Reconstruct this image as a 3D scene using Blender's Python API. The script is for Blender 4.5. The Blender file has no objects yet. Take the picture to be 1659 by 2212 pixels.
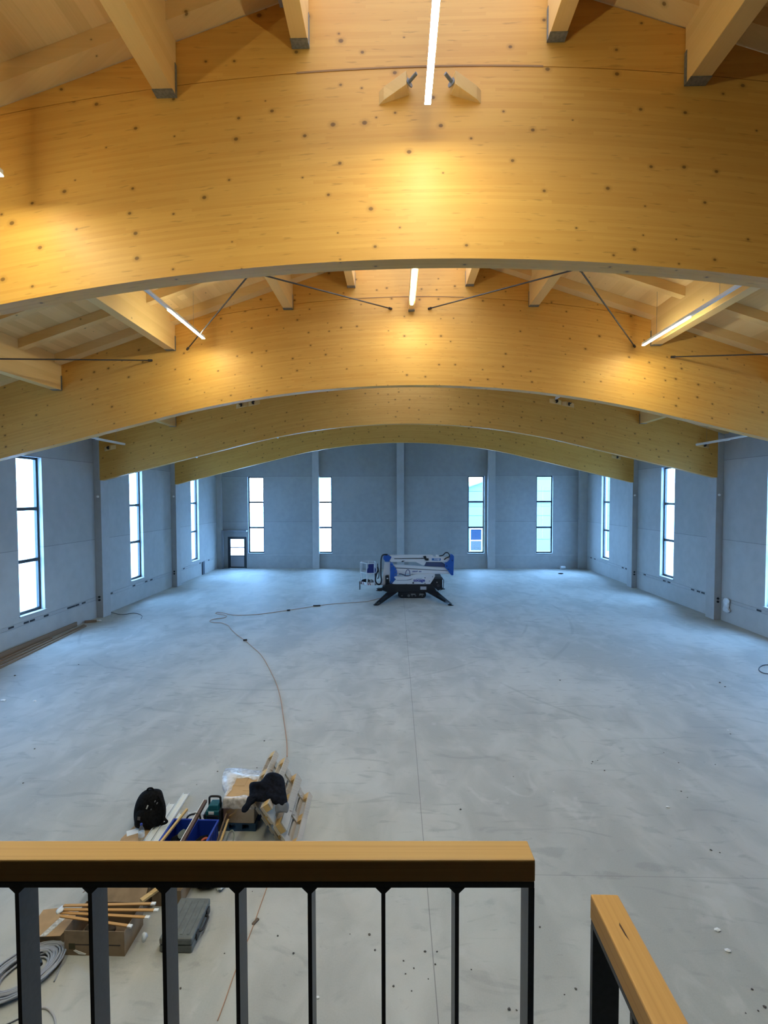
import bpy, bmesh, math, random
from mathutils import Vector, Matrix, noise
random.seed(7)
PI = math.pi
SC = bpy.context.scene
COL = SC.collection

# ------------------------------------------------------------------ camera model (photograph 1659 x 2212)
F, CH = 1022.0, 5.0
PSI, TH, RO = math.radians(1.37), math.radians(1.9), math.radians(-0.15)
_cp, _sp, _ct, _st = math.cos(PSI), math.sin(PSI), math.cos(TH), math.sin(TH)
_R = Vector((_cp, _sp, 0)); _FW = Vector((-_sp*_ct, _cp*_ct, -_st)); _U = Vector((-_sp*_st, _cp*_st, _ct))
CR = _R*math.cos(RO) + _U*math.sin(RO); CU = -_R*math.sin(RO) + _U*math.cos(RO)
def ray(x, y): return _FW + CR*((x-829.5)/F) - CU*((y-1106)/F)
def onY(x, y, Y): r = ray(x, y); t = Y/r.y; return Vector((r.x*t, Y, CH+r.z*t))
def onX(x, y, X): r = ray(x, y); t = X/r.x; return Vector((X, r.y*t, CH+r.z*t))
def onZ(x, y, Z=0.0): r = ray(x, y); t = (Z-CH)/r.z; return Vector((r.x*t, r.y*t, Z))
cam = bpy.data.cameras.new('camera'); co = bpy.data.objects.new('camera', cam); COL.objects.link(co)
M = Matrix((CR, CU, -_FW)).transposed().to_4x4(); M.translation = (0, 0, CH); co.matrix_world = M
cam.sensor_fit = 'HORIZONTAL'; cam.sensor_width = 36; cam.lens = F/1659*36; cam.clip_start = 0.02; cam.clip_end = 500
SC.camera = co
SC.view_settings.view_transform = 'Standard'; SC.view_settings.look = 'None'
SC.view_settings.gamma = 1; SC.view_settings.use_curve_mapping = False; SC.view_settings.exposure = 0.46
cy = SC.cycles
cy.use_denoising = True; cy.max_bounces = 9; cy.diffuse_bounces = 6; cy.glossy_bounces = 3
cy.transparent_max_bounces = 12; cy.sample_clamp_indirect = 8; cy.caustics_reflective = False; cy.caustics_refractive = False

# ------------------------------------------------------------------ mesh helper
class MB:
    def __init__(s): s.v = []; s.f = []; s.uv = None
    def add(s, vs, fs):
        b = len(s.v); s.v += [Vector(v) for v in vs]; s.f += [tuple(i+b for i in f) for f in fs]; return s
    def hexa(s, p): return s.add(p, [(3,2,1,0),(4,5,6,7),(0,1,5,4),(1,2,6,5),(2,3,7,6),(3,0,4,7)])
    def box(s, x0, x1, y0, y1, z0, z1):
        return s.hexa([(x0,y0,z0),(x1,y0,z0),(x1,y1,z0),(x0,y1,z0),(x0,y0,z1),(x1,y0,z1),(x1,y1,z1),(x0,y1,z1)])
    def cbox(s, c, sz, mat=None):
        b = len(s.v); hx, hy, hz = sz[0]/2, sz[1]/2, sz[2]/2
        s.box(-hx,hx,-hy,hy,-hz,hz)
        for i in range(b, len(s.v)):
            v = s.v[i]
            if mat is not None: v = mat @ v
            s.v[i] = v + Vector(c)
        return s
    def bar(s, a, b, w, h, up=(0,0,1)):
        a, b = Vector(a), Vector(b); d = (b-a).normalized(); u = Vector(up)
        if abs(d.dot(u)) > .98: u = Vector((0,1,0))
        x = d.cross(u).normalized(); z = x.cross(d).normalized()
        p = []
        for q in (a, b):
            for sx, sz_ in ((-1,-1),(1,-1),(1,1),(-1,1)): p.append(q + x*(sx*w/2) + z*(sz_*h/2))
        return s.add(p, [(0,1,2,3),(7,6,5,4),(4,5,1,0),(5,6,2,1),(6,7,3,2),(7,4,0,3)])
    def prism(s, pts, y0, y1):       # polygon in XZ extruded along Y
        n = len(pts)
        vs = [(p[0], y0, p[1]) for p in pts] + [(p[0], y1, p[1]) for p in pts]
        return s.add(vs, [tuple(range(n)), tuple(range(2*n-1, n-1, -1))] + [(i, i+n, (i+1) % n + n, (i+1) % n) for i in range(n)])
    def prism_z(s, pts, z0, z1):     # polygon in XY extruded along Z
        n = len(pts)
        vs = [(p[0], p[1], z0) for p in pts] + [(p[0], p[1], z1) for p in pts]
        return s.add(vs, [tuple(range(n-1, -1, -1)), tuple(range(n, 2*n))] + [(i, (i+1) % n, (i+1) % n + n, i+n) for i in range(n)])
    def tube(s, path, r, n=8, closed=False):
        path = [Vector(p) for p in path]; m = len(path); b = len(s.v)
        up = None
        for i, p in enumerate(path):
            t = (path[(i+1) % m] - path[i-1]) if closed else (path[min(i+1, m-1)] - path[max(i-1, 0)])
            if t.length < 1e-9: t = Vector((0,0,1))
            t.normalize()
            if up is None: up = Vector((0,0,1)) if abs(t.z) < .9 else Vector((1,0,0))
            x = t.cross(up)
            if x.length < 1e-6: x = t.cross(Vector((1,.3,0)))
            x.normalize(); up = x.cross(t).normalized()
            rr = r[i] if isinstance(r, (list, tuple)) else r
            for k in range(n):
                a = 2*PI*k/n; s.v.append(p + x*(math.cos(a)*rr) + up*(math.sin(a)*rr))
        rng = m if closed else m-1
        for i in range(rng):
            for k in range(n):
                a0 = b+i*n+k; a1 = b+i*n+(k+1) % n; j = (i+1) % m
                s.f.append((a0, a1, b+j*n+(k+1) % n, b+j*n+k))
        if not closed:
            s.f.append(tuple(b+k for k in range(n-1, -1, -1))); s.f.append(tuple(b+(m-1)*n+k for k in range(n)))
        return s
    def cyl(s, a, b, r, n=16, r2=None): return s.tube([a, b], [r, r if r2 is None else r2], n)
    def lathe(s, prof, c=(0,0,0), n=20):
        b = len(s.v); m = len(prof)
        for (r, z) in prof:
            for k in range(n):
                a = 2*PI*k/n; s.v.append(Vector((c[0]+r*math.cos(a), c[1]+r*math.sin(a), c[2]+z)))
        for i in range(m-1):
            for k in range(n): s.f.append((b+i*n+k, b+i*n+(k+1) % n, b+(i+1)*n+(k+1) % n, b+(i+1)*n+k))
        s.f.append(tuple(b+k for k in range(n-1, -1, -1))); s.f.append(tuple(b+(m-1)*n+k for k in range(n)))
        return s
    def lump(s, c, sz, sub=2, amp=.25, fr=1.5, seed=0):
        bm = bmesh.new(); bmesh.ops.create_icosphere(bm, subdivisions=sub, radius=1)
        vs = []
        for v in bm.verts:
            d = v.co.copy(); k = 1 + amp*noise.noise(d*fr + Vector((seed*3.1, seed*1.7, seed)))
            vs.append(Vector((c[0]+d.x*sz[0]*k, c[1]+d.y*sz[1]*k, c[2]+d.z*sz[2]*k)))
        fs = [tuple(v.index for v in f.verts) for f in bm.faces]; bm.free()
        return s.add(vs, fs)
    def puff(s, pts, T, frame, amp=.02, fr=9.0, seed=0, n_sub=4):
        # star-shaped outline (u,v) blown up to a rounded, wrinkled body; frame(u,v,w) -> point
        out = [Vector((p.x, p.y)) for p in smooth_path([(q[0], q[1], 0) for q in pts], n_sub, True)]
        c = Vector((sum(p[0] for p in out)/len(out), sum(p[1] for p in out)/len(out)))
        rings = [1, .97, .9, .78, .6, .4, .2]; n = len(out); b = len(s.v)
        for side in (1, -1):
            for r in rings:
                for p in out:
                    q = c + (p-c)*r; w = T*math.sqrt(max(0, 1-r**2.6))
                    nz = noise.noise(Vector((q.x*fr, q.y*fr, seed+side)))*amp*min(1, (1-r)*5)
                    s.v.append(Vector(frame(q.x, q.y, side*w+nz)))
            s.v.append(Vector(frame(c.x, c.y, side*T)))
        L = len(rings)*n+1
        for sd in (0, 1):
            o = b+sd*L
            for i in range(len(rings)-1):
                for k in range(n):
                    q = (o+i*n+k, o+i*n+(k+1) % n, o+(i+1)*n+(k+1) % n, o+(i+1)*n+k)
                    s.f.append(q if sd == 0 else q[::-1])
            i = len(rings)-1
            for k in range(n):
                q = (o+i*n+k, o+i*n+(k+1) % n, o+L-1); s.f.append(q if sd == 0 else q[::-1])
        for k in range(n): s.f.append((b+k, b+L+k, b+L+(k+1) % n, b+(k+1) % n))
        return s
    def xf(s, m):
        s.v = [m @ v for v in s.v]; return s

def inv_root(p):
    while p is not None and p.parent is not None: p = p.parent
    return Matrix.Identity(4) if p is None else (Matrix.Translation(p.location) @ p.rotation_euler.to_matrix().to_4x4()).inverted()

def obj(name, mb, mat, parent=None, label=None, world=True, smooth=False, bevel=0, kind=None):
    """link ONE mesh object; world=True: the vertices are in world space even under a parent"""
    vs = mb.v
    if parent is not None and world:
        im = inv_root(parent); vs = [im @ v for v in vs]
    me = bpy.data.meshes.new(name); me.from_pydata([tuple(v) for v in vs], [], mb.f)
    bm = bmesh.new(); bm.from_mesh(me); bmesh.ops.recalc_face_normals(bm, faces=bm.faces); bm.to_mesh(me); bm.free()
    if mb.uv:
        ul = me.uv_layers.new(name='UVMap')
        for lp in me.loops: ul.data[lp.index].uv = mb.uv[lp.vertex_index]
    if smooth:
        for p in me.polygons: p.use_smooth = True
    me.materials.append(mat); me.update()
    o = bpy.data.objects.new(name, me); COL.objects.link(o)
    if parent is not None: o.parent = parent
    if label: o['label'] = label
    if kind: o['kind'] = kind
    if bevel:
        b = o.modifiers.new('bevel', 'BEVEL'); b.width = bevel; b.segments = 2; b.limit_method = 'ANGLE'; b.angle_limit = math.radians(40)
    return o
def thing(name, label, cat, loc=(0,0,0), rz=0, group=None):
    o = bpy.data.objects.new(name, None); COL.objects.link(o); o.location = loc; o.rotation_euler = (0,0,rz)
    o.empty_display_size = .2; o['label'] = label; o['category'] = cat
    if group: o['group'] = group
    return o
def tag(o, label, cat, group=None, kind=None):
    o['label'] = label; o['category'] = cat
    if group: o['group'] = group
    if kind: o['kind'] = kind
    return o
def struct(name, mb, mat, parent=None, label=None, **k):
    o = obj(name, mb, mat, parent, **k)
    if parent is None:
        o['kind'] = 'structure'
        if label: o['label'] = label
    return o
def struct_root(name, loc, label):
    o = bpy.data.objects.new(name, None); COL.objects.link(o); o.location = loc; o['kind'] = 'structure'; o['label'] = label; o.empty_display_size = .2
    return o
def smooth_path(pts, n=6, closed=False):
    pts = [Vector(p) for p in pts]; out = []; m = len(pts)
    rng = m if closed else m-1
    for i in range(rng):
        if closed: p0, p1, p2, p3 = pts[i-1], pts[i], pts[(i+1) % m], pts[(i+2) % m]
        else: p0, p1, p2, p3 = pts[max(i-1,0)], pts[i], pts[i+1], pts[min(i+2,m-1)]
        for k in range(n):
            t = k/n
            out.append(.5*((2*p1)+(p2-p0)*t+(2*p0-5*p1+4*p2-p3)*t*t+(3*p1-p0-3*p2+p3)*t**3))
    if not closed: out.append(pts[-1])
    return out

# ------------------------------------------------------------------ materials
def mat(name):
    m = bpy.data.materials.new(name); m.use_nodes = True; nt = m.node_tree
    return m, nt, nt.nodes['Principled BSDF']
def N(nt, t, **k):
    n = nt.nodes.new(t)
    for a, v in k.items(): setattr(n, a, v)
    return n
def L(nt, a, b): nt.links.new(a, b)
def mathn(nt, op, a=None, b=None, c=None):
    n = N(nt, 'ShaderNodeMath', operation=op)
    for i, x in enumerate((a, b, c)):
        if x is None: continue
        if isinstance(x, (int, float)): n.inputs[i].default_value = x
        else: L(nt, x, n.inputs[i])
    return n.outputs[0]
def mixc(nt, f, a, b, mode='MIX'):
    n = N(nt, 'ShaderNodeMix', data_type='RGBA', blend_type=mode)
    if isinstance(f, (int, float)): n.inputs[0].default_value = f
    else: L(nt, f, n.inputs[0])
    for i, x in ((6, a), (7, b)):
        if isinstance(x, tuple): n.inputs[i].default_value = (*x, 1) if len(x) == 3 else x
        else: L(nt, x, n.inputs[i])
    return n.outputs[2]
def ramp(nt, f, a, b):
    n = N(nt, 'ShaderNodeMapRange', interpolation_type='SMOOTHSTEP'); L(nt, f, n.inputs[0]); n.inputs[1].default_value = a; n.inputs[2].default_value = b
    return n.outputs[0]
def plain(name, col, rough=.6, metal=0, var=0, scale=8, bump=0, spec=None):
    m, nt, p = mat(name); p.inputs['Roughness'].default_value = rough; p.inputs['Metallic'].default_value = metal
    if spec is not None: p.inputs['Specular IOR Level'].default_value = spec
    p.inputs['Base Color'].default_value = (*col, 1)
    if var or bump:
        tc = N(nt, 'ShaderNodeTexCoord'); nz = N(nt, 'ShaderNodeTexNoise'); nz.inputs['Scale'].default_value = scale; nz.inputs['Detail'].default_value = 4
        L(nt, tc.outputs['Object'], nz.inputs['Vector'])
        if var:
            f = ramp(nt, nz.outputs['Fac'], .35, .65)
            L(nt, mixc(nt, f, tuple(c*(1-var) for c in col), tuple(min(1, c*(1+var)) for c in col)), p.inputs['Base Color'])
        if bump:
            b = N(nt, 'ShaderNodeBump'); b.inputs['Strength'].default_value = bump; b.inputs['Distance'].default_value = .01
            L(nt, nz.outputs['Fac'], b.inputs['Height']); L(nt, b.outputs[0], p.inputs['Normal'])
    return m
def wood(name, c1, c2, axis='X', lam=.04, blen=1.6, knot=3.2, kr=.07, kshare=.4, kcol=(.10,.045,.012), rough=.42, grain=.35, contrast=1.0, gs=38.0, streak=0):
    """boards or lamellae running along axis ('UV': u along the grain, v across)"""
    m, nt, p = mat(name); tc = N(nt, 'ShaderNodeTexCoord'); sx = N(nt, 'ShaderNodeSeparateXYZ')
    L(nt, tc.outputs['UV' if axis == 'UV' else 'Object'], sx.inputs[0])
    X, Y, Z = sx.outputs
    if axis == 'UV': g, c = X, Y
    elif axis == 'X': g, c = X, mathn(nt, 'ADD', Z, mathn(nt, 'MULTIPLY', Y, 1.0))
    elif axis == 'Y': g, c = Y, mathn(nt, 'ADD', Z, mathn(nt, 'MULTIPLY', X, 1.0))
    else: g, c = Z, mathn(nt, 'ADD', X, mathn(nt, 'MULTIPLY', Y, 1.0))
    cv = N(nt, 'ShaderNodeCombineXYZ'); L(nt, g, cv.inputs[0]); L(nt, c, cv.inputs[1])
    br = N(nt, 'ShaderNodeTexBrick'); br.offset = .37; br.offset_frequency = 2; br.squash = 1
    br.inputs['Scale'].default_value = 1; br.inputs['Brick Width'].default_value = blen; br.inputs['Row Height'].default_value = lam
    br.inputs['Mortar Size'].default_value = 0; br.inputs['Color1'].default_value = (0,0,0,1); br.inputs['Color2'].default_value = (1,1,1,1)
    row = mathn(nt, 'FLOOR', mathn(nt, 'DIVIDE', c, lam)); wn = N(nt, 'ShaderNodeTexWhiteNoise', noise_dimensions='1D'); L(nt, row, wn.inputs['W'])
    bv = N(nt, 'ShaderNodeCombineXYZ'); L(nt, mathn(nt, 'ADD', g, mathn(nt, 'MULTIPLY', wn.outputs['Value'], blen*5)), bv.inputs[0]); L(nt, c, bv.inputs[1])
    L(nt, bv.outputs[0], br.inputs['Vector'])
    gv = N(nt, 'ShaderNodeCombineXYZ'); L(nt, mathn(nt, 'MULTIPLY', g, 1.2), gv.inputs[0]); L(nt, mathn(nt, 'MULTIPLY', c, gs), gv.inputs[1])
    nz = N(nt, 'ShaderNodeTexNoise'); nz.inputs['Scale'].default_value = 1; nz.inputs['Detail'].default_value = 3; L(nt, gv.outputs[0], nz.inputs['Vector'])
    n2 = N(nt, 'ShaderNodeTexNoise'); n2.inputs['Scale'].default_value = .7; L(nt, cv.outputs[0], n2.inputs['Vector'])
    f = mathn(nt, 'ADD', mathn(nt, 'MULTIPLY', br.outputs['Color'], .45*contrast), mathn(nt, 'MULTIPLY', nz.outputs['Fac'], grain))
    f = mathn(nt, 'ADD', f, mathn(nt, 'MULTIPLY', n2.outputs['Fac'], .3))
    col = mixc(nt, ramp(nt, f, .1, .95), c2, c1)
    if streak:
        sv = N(nt, 'ShaderNodeCombineXYZ'); L(nt, mathn(nt, 'MULTIPLY', g, 3.2), sv.inputs[0]); L(nt, mathn(nt, 'MULTIPLY', c, 26.0), sv.inputs[1])
        n3 = N(nt, 'ShaderNodeTexNoise'); n3.inputs['Scale'].default_value = 1; n3.inputs['Detail'].default_value = 2; L(nt, sv.outputs[0], n3.inputs['Vector'])
        col = mixc(nt, mathn(nt, 'MULTIPLY', ramp(nt, n3.outputs['Fac'], .62, .74), streak), col, tuple(x*.55 for x in c2))
    if knot:
        kv = N(nt, 'ShaderNodeCombineXYZ'); L(nt, mathn(nt, 'MULTIPLY', g, .8), kv.inputs[0]); L(nt, c, kv.inputs[1])
        vo = N(nt, 'ShaderNodeTexVoronoi', voronoi_dimensions='2D'); vo.inputs['Scale'].default_value = knot; L(nt, kv.outputs[0], vo.inputs['Vector'])
        cs = N(nt, 'ShaderNodeSeparateColor'); L(nt, vo.outputs['Color'], cs.inputs[0])
        sel = mathn(nt, 'LESS_THAN', cs.outputs[0], kshare)
        rad = mathn(nt, 'MULTIPLY_ADD', cs.outputs[1], kr*.8, kr*.35)
        k = mathn(nt, 'SUBTRACT', 1.0, ramp(nt, mathn(nt, 'DIVIDE', vo.outputs['Distance'], rad), .55, 1.15))
        col = mixc(nt, mathn(nt, 'MULTIPLY', mathn(nt, 'MULTIPLY', k, sel), .85), col, kcol)
        halo = mathn(nt, 'SUBTRACT', 1.0, ramp(nt, mathn(nt, 'DIVIDE', vo.outputs['Distance'], rad), 1.0, 2.6))
        col = mixc(nt, mathn(nt, 'MULTIPLY', mathn(nt, 'MULTIPLY', halo, sel), .28), col, tuple(x*.5 for x in c2))
    L(nt, col, p.inputs['Base Color']); p.inputs['Roughness'].default_value = rough; p.inputs['Specular IOR Level'].default_value = .28
    return m
def concrete_wall(name, dark, light, joints=(3.25, 6.4)):
    m, nt, p = mat(name); tc = N(nt, 'ShaderNodeTexCoord'); sx = N(nt, 'ShaderNodeSeparateXYZ'); L(nt, tc.outputs['Object'], sx.inputs[0])
    def nz(s, d=5, sc=(1,1,1)):
        mp = N(nt, 'ShaderNodeMapping'); mp.inputs['Scale'].default_value = sc; L(nt, tc.outputs['Object'], mp.inputs[0])
        n = N(nt, 'ShaderNodeTexNoise'); n.inputs['Scale'].default_value = s; n.inputs['Detail'].default_value = d; L(nt, mp.outputs[0], n.inputs['Vector']); return n.outputs['Fac']
    f = mathn(nt, 'ADD', mathn(nt, 'MULTIPLY', nz(.5, 6, (1,1,.6)), .6), mathn(nt, 'MULTIPLY', nz(3, 6), .4))
    col = mixc(nt, ramp(nt, f, .30, .70), dark, light)
    fine = ramp(nt, nz(45, 3), .3, .7)
    col = mixc(nt, mathn(nt, 'MULTIPLY', fine, .07), col, (.55,.56,.57))
    for k, z in enumerate(joints):
        d = mathn(nt, 'ABSOLUTE', mathn(nt, 'SUBTRACT', sx.outputs[2], z))
        l = mathn(nt, 'LESS_THAN', d, .012)
        col = mixc(nt, mathn(nt, 'MULTIPLY', l, .45), col, (.10,.10,.105))
        # each precast lift has its own tone
        above = mathn(nt, 'GREATER_THAN', sx.outputs[2], z)
        col = mixc(nt, mathn(nt, 'MULTIPLY', above, (.10, .22)[k % 2]), col, (.16,.165,.17))
    L(nt, col, p.inputs['Base Color']); p.inputs['Roughness'].default_value = .8
    return m

WB1, WB2 = (.79,.45,.108), (.66,.33,.068)
M_BEAM = wood('spruce glulam beam', WB1, WB2, 'UV', lam=.04, blen=2.2, knot=3.0, kr=.075, kshare=.5, rough=.5, contrast=.6, streak=.45)
M_PURLIN = wood('spruce purlin', (.84,.58,.25), (.70,.45,.17), 'Y', lam=.12, blen=9, knot=2.4, kr=.05, kshare=.3, contrast=.5)
M_DECK = wood('spruce roof deck', (.86,.62,.30), (.66,.44,.18), 'Y', lam=.24, blen=14, knot=2.2, kr=.035, kshare=.25, contrast=1.3)
M_RIB = wood('spruce roof rib', (.85,.61,.28), (.72,.48,.20), 'X', lam=.2, blen=9, knot=2, kr=.04, kshare=.3, contrast=.4)
M_SILLW = wood('oak handrail', (.48,.29,.10), (.30,.155,.045), 'X', lam=.5, blen=4, knot=0, grain=1.3, rough=.45, contrast=.2, gs=190)
M_SILLY = wood('oak handrail lengthwise', (.50,.28,.085), (.28,.135,.035), 'Y', lam=.5, blen=4, knot=0, grain=1.3, rough=.45, contrast=.2, gs=190)
M_PALLET = wood('weathered pallet wood', (.50,.44,.36), (.30,.265,.22), 'X', lam=.3, blen=3, knot=5, kr=.05, kshare=.3, rough=.8, grain=.8)
M_PALLETY = wood('fresh pallet block wood', (.62,.42,.18), (.42,.26,.10), 'X', lam=.3, blen=3, knot=4, kr=.06, kshare=.3, rough=.75, grain=.8)
M_PLANK = wood('rough timber plank', (.26,.18,.12), (.14,.095,.065), 'Y', lam=.3, blen=6, knot=3, kr=.05, kshare=.3, rough=.85, grain=.7)
M_STICK = wood('thin pine lath', (.62,.36,.14), (.42,.22,.07), 'X', lam=.2, blen=3, knot=0, rough=.6, grain=.7)
M_GALW = plain('dark gallery cladding', (.03,.028,.026), .7)
M_WALL = concrete_wall('precast concrete wall', (.40,.41,.41), (.48,.49,.49))
M_COLUMN = concrete_wall('smooth concrete column', (.38,.385,.39), (.46,.465,.47), joints=())
M_STEEL = plain('galvanised steel', (.23,.25,.26), .45, .6, .15, 30)
M_DARK = plain('anthracite window frame', (.022,.026,.032), .4)
M_RAILM = plain('anthracite powder coated steel', (.030,.034,.042), .42, 0, .12, 120)
M_ROD = plain('dark bracing steel', (.035,.025,.022), .45, .3)
M_WHITE = plain('white enamel', (.78,.79,.78), .4)
M_TRIM = plain('white plastic profile', (.74,.77,.76), .35)
M_BLACK = plain('black plastic', (.012,.012,.014), .5)
M_CLOTH = plain('black fabric', (.006,.006,.007), .9, 0, .4, 30, .5, .15)
M_JACKET = plain('dark navy fabric', (.006,.0075,.013), .92, 0, .35, 25, .4, .12)
M_CARD = plain('brown cardboard', (.42,.265,.125), .8, 0, .10, 6)
M_CARDD = plain('dull brown cardboard', (.27,.19,.12), .85, 0, .15, 6)
M_BLUE = plain('blue plastic crate', (.012,.045,.36), .38)
M_BLUEP = plain('dark blue painted pallet', (.012,.05,.12), .6)
M_TEAL = plain('teal plastic', (.010,.105,.135), .4, 0, .08, 20)
M_GREY = plain('grey plastic case', (.115,.13,.13), .5, 0, .12, 15)
M_CABLE = plain('grey cable', (.32,.34,.39), .5)
M_CABLED = plain('dark grey cable', (.07,.075,.09), .5)
M_ORANGE = plain('orange cable', (.42,.23,.13), .6)
M_PAPER = plain('white paper', (.80,.80,.79), .7)
M_BAG = plain('white plastic bag', (.70,.73,.76), .35, 0, .1, 20, .4)
M_TAPE = plain('grey parcel tape', (.55,.53,.48), .3, 0, .3, 40)
M_REDW = None

def glass_mat(name, tint=(1,1,1), gl=.08, rough=.02):
    m = bpy.data.materials.new(name); m.use_nodes = True; nt = m.node_tree; nt.nodes.clear()
    o = N(nt, 'ShaderNodeOutputMaterial'); t = N(nt, 'ShaderNodeBsdfTransparent'); t.inputs[0].default_value = (*tint, 1)
    g = N(nt, 'ShaderNodeBsdfGlossy'); g.inputs['Roughness'].default_value = rough
    x = N(nt, 'ShaderNodeMixShader'); x.inputs[0].default_value = gl
    L(nt, t.outputs[0], x.inputs[1]); L(nt, g.outputs[0], x.inputs[2]); L(nt, x.outputs[0], o.inputs[0]); return m
M_GLASS = glass_mat('window glass', (.93,.97,.97), .06)
M_BOTTLE = glass_mat('clear bottle plastic', (.86,.90,.92), .22, .08)
def film_mat():
    m = bpy.data.materials.new('white stretch film'); m.use_nodes = True; nt = m.node_tree; nt.nodes.clear()
    o = N(nt, 'ShaderNodeOutputMaterial'); t = N(nt, 'ShaderNodeBsdfTransparent'); d = N(nt, 'ShaderNodeBsdfPrincipled')
    d.inputs['Base Color'].default_value = (.80,.80,.82,1); d.inputs['Roughness'].default_value = .25
    tc = N(nt, 'ShaderNodeTexCoord'); nz = N(nt, 'ShaderNodeTexNoise'); nz.inputs['Scale'].default_value = 14; nz.inputs['Detail'].default_value = 5
    L(nt, tc.outputs['Object'], nz.inputs['Vector'])
    x = N(nt, 'ShaderNodeMixShader'); L(nt, mathn(nt, 'MULTIPLY_ADD', ramp(nt, nz.outputs['Fac'], .35, .65), .35, .40), x.inputs[0])
    b = N(nt, 'ShaderNodeBump'); b.inputs['Strength'].default_value = .4; b.inputs['Distance'].default_value = .01
    L(nt, nz.outputs['Fac'], b.inputs['Height']); L(nt, b.outputs[0], d.inputs['Normal'])
    L(nt, t.outputs[0], x.inputs[1]); L(nt, d.outputs[0], x.inputs[2]); L(nt, x.outputs[0], o.inputs[0]); return m
M_FILM = film_mat()
LED_STRENGTH = 114
def led_mat():
    m = bpy.data.materials.new('lit led diffuser'); m.use_nodes = True; nt = m.node_tree; nt.nodes.clear()
    o = N(nt, 'ShaderNodeOutputMaterial'); e = N(nt, 'ShaderNodeEmission'); e.inputs[0].default_value = (1,1,.72,1); e.inputs[1].default_value = LED_STRENGTH
    L(nt, e.outputs[0], o.inputs[0]); return m
M_LED = led_mat()

def floor_mat():
    m, nt, p = mat('poured concrete floor'); tc = N(nt, 'ShaderNodeTexCoord'); sx = N(nt, 'ShaderNodeSeparateXYZ'); L(nt, tc.outputs['Object'], sx.inputs[0])
    def nz(s, d=5, sc=(1,1,1), dist=0, rot=0):
        mp = N(nt, 'ShaderNodeMapping'); mp.inputs['Scale'].default_value = sc; mp.inputs['Rotation'].default_value = (0,0,rot); L(nt, tc.outputs['Object'], mp.inputs[0])
        n = N(nt, 'ShaderNodeTexNoise'); n.inputs['Scale'].default_value = s; n.inputs['Detail'].default_value = d; n.inputs['Distortion'].default_value = dist
        L(nt, mp.outputs[0], n.inputs['Vector']); return n.outputs['Fac']
    f = mathn(nt, 'ADD', mathn(nt, 'MULTIPLY', nz(.35, 7, (1,.7,1), .6), .55), mathn(nt, 'MULTIPLY', nz(1.6, 7, (1,.6,1), .8, .5), .45))
    col = mixc(nt, ramp(nt, f, .38, .62), (.365,.37,.35), (.485,.49,.465))
    # trowel swirls, scuffs, dusty light patches
    sw = ramp(nt, nz(.8, 6, (1,3.2,1), 2.5, .6), .56, .70); col = mixc(nt, mathn(nt, 'MULTIPLY', sw, .38), col, (.235,.24,.235))
    lt = ramp(nt, nz(1.1, 7, (1.6,1,1), 1.2, -.4), .60, .72); col = mixc(nt, mathn(nt, 'MULTIPLY', lt, .35), col, (.56,.56,.545))
    sc = ramp(nt, nz(5.5, 4, (1,2.2,1), 1.0, .3), .67, .74); col = mixc(nt, mathn(nt, 'MULTIPLY', sc, .30), col, (.24,.24,.235))
    fine = nz(60, 2); col = mixc(nt, mathn(nt, 'MULTIPLY', ramp(nt, fine, .3, .7), .08), col, (.62,.62,.60))
    # dark tyre arcs of the machine
    for (cx, cy_, r, w) in ((-3.5,21,9.0,.05), (-3.4,21.2,10.6,.06), (1.2,12.2,.55,.03), (1.2,12.2,.8,.03), (9.5,16,7.5,.05)):
        dx = mathn(nt, 'SUBTRACT', sx.outputs[0], cx); dy = mathn(nt, 'SUBTRACT', sx.outputs[1], cy_)
        d = mathn(nt, 'SQRT', mathn(nt, 'ADD', mathn(nt, 'MULTIPLY', dx, dx), mathn(nt, 'MULTIPLY', dy, dy)))
        l = mathn(nt, 'SUBTRACT', 1.0, ramp(nt, mathn(nt, 'ABSOLUTE', mathn(nt, 'SUBTRACT', d, r)), w*.3, w*1.4))
        l = mathn(nt, 'MULTIPLY', l, ramp(nt, nz(.45, 3, (1,1,1), 0, r), .48, .60))
        col = mixc(nt, mathn(nt, 'MULTIPLY', l, .30), col, (.24,.24,.235))
    # saw-cut joints
    for ax, pos, k in ((0,.40,.6), (1,6.13,.30), (1,12.8,.25), (1,19.4,.25), (1,26.0,.2)):
        d = mathn(nt, 'ABSOLUTE', mathn(nt, 'SUBTRACT', sx.outputs[ax], pos))
        col = mixc(nt, mathn(nt, 'MULTIPLY', mathn(nt, 'LESS_THAN', d, .005), k), col, (.10,.10,.10))
    L(nt, col, p.inputs['Base Color'])
    L(nt, mathn(nt, 'MULTIPLY_ADD', f, .4, .42), p.inputs['Roughness']); p.inputs['Specular IOR Level'].default_value = .22
    return m
M_FLOOR = floor_mat()

# ------------------------------------------------------------------ hall dimensions
XC = .40                                   # ridge line
XL, XR = -12.40, 13.08                     # inner faces of the side walls
CL, CRT = -12.11, 12.80                    # inner faces of the columns
BY = [5.95, 12.60, 19.22, 25.87]           # front faces of the four arched beams
YB = 32.72                                 # inner face of the end wall
YF = -3.0
BT = .25
def roof(x): return 11.62 - .33*abs(x-XC)
def bottom(x, k=.0182):
    d = abs(x-XC); d0 = .243/(2*k)
    return 7.93 - (k*d*d if d < d0 else k*d0*d0 + .243*(d-d0))
def arc(x): return 10.23 - .0163*(x-XC)**2

# floor, ground outside
struct('floor', MB().box(XL-.4, XR+.4, YF-.3, YB+.3, -.2, 0), M_FLOOR, label='grey poured concrete floor')
M_SNOW = plain('pale winter ground', (.62,.64,.66), .9, 0, .06, .3)
struct('ground', MB().box(-120, 120, -60, 160, -.5, -.22), M_SNOW, label='pale ground outside the hall')

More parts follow.
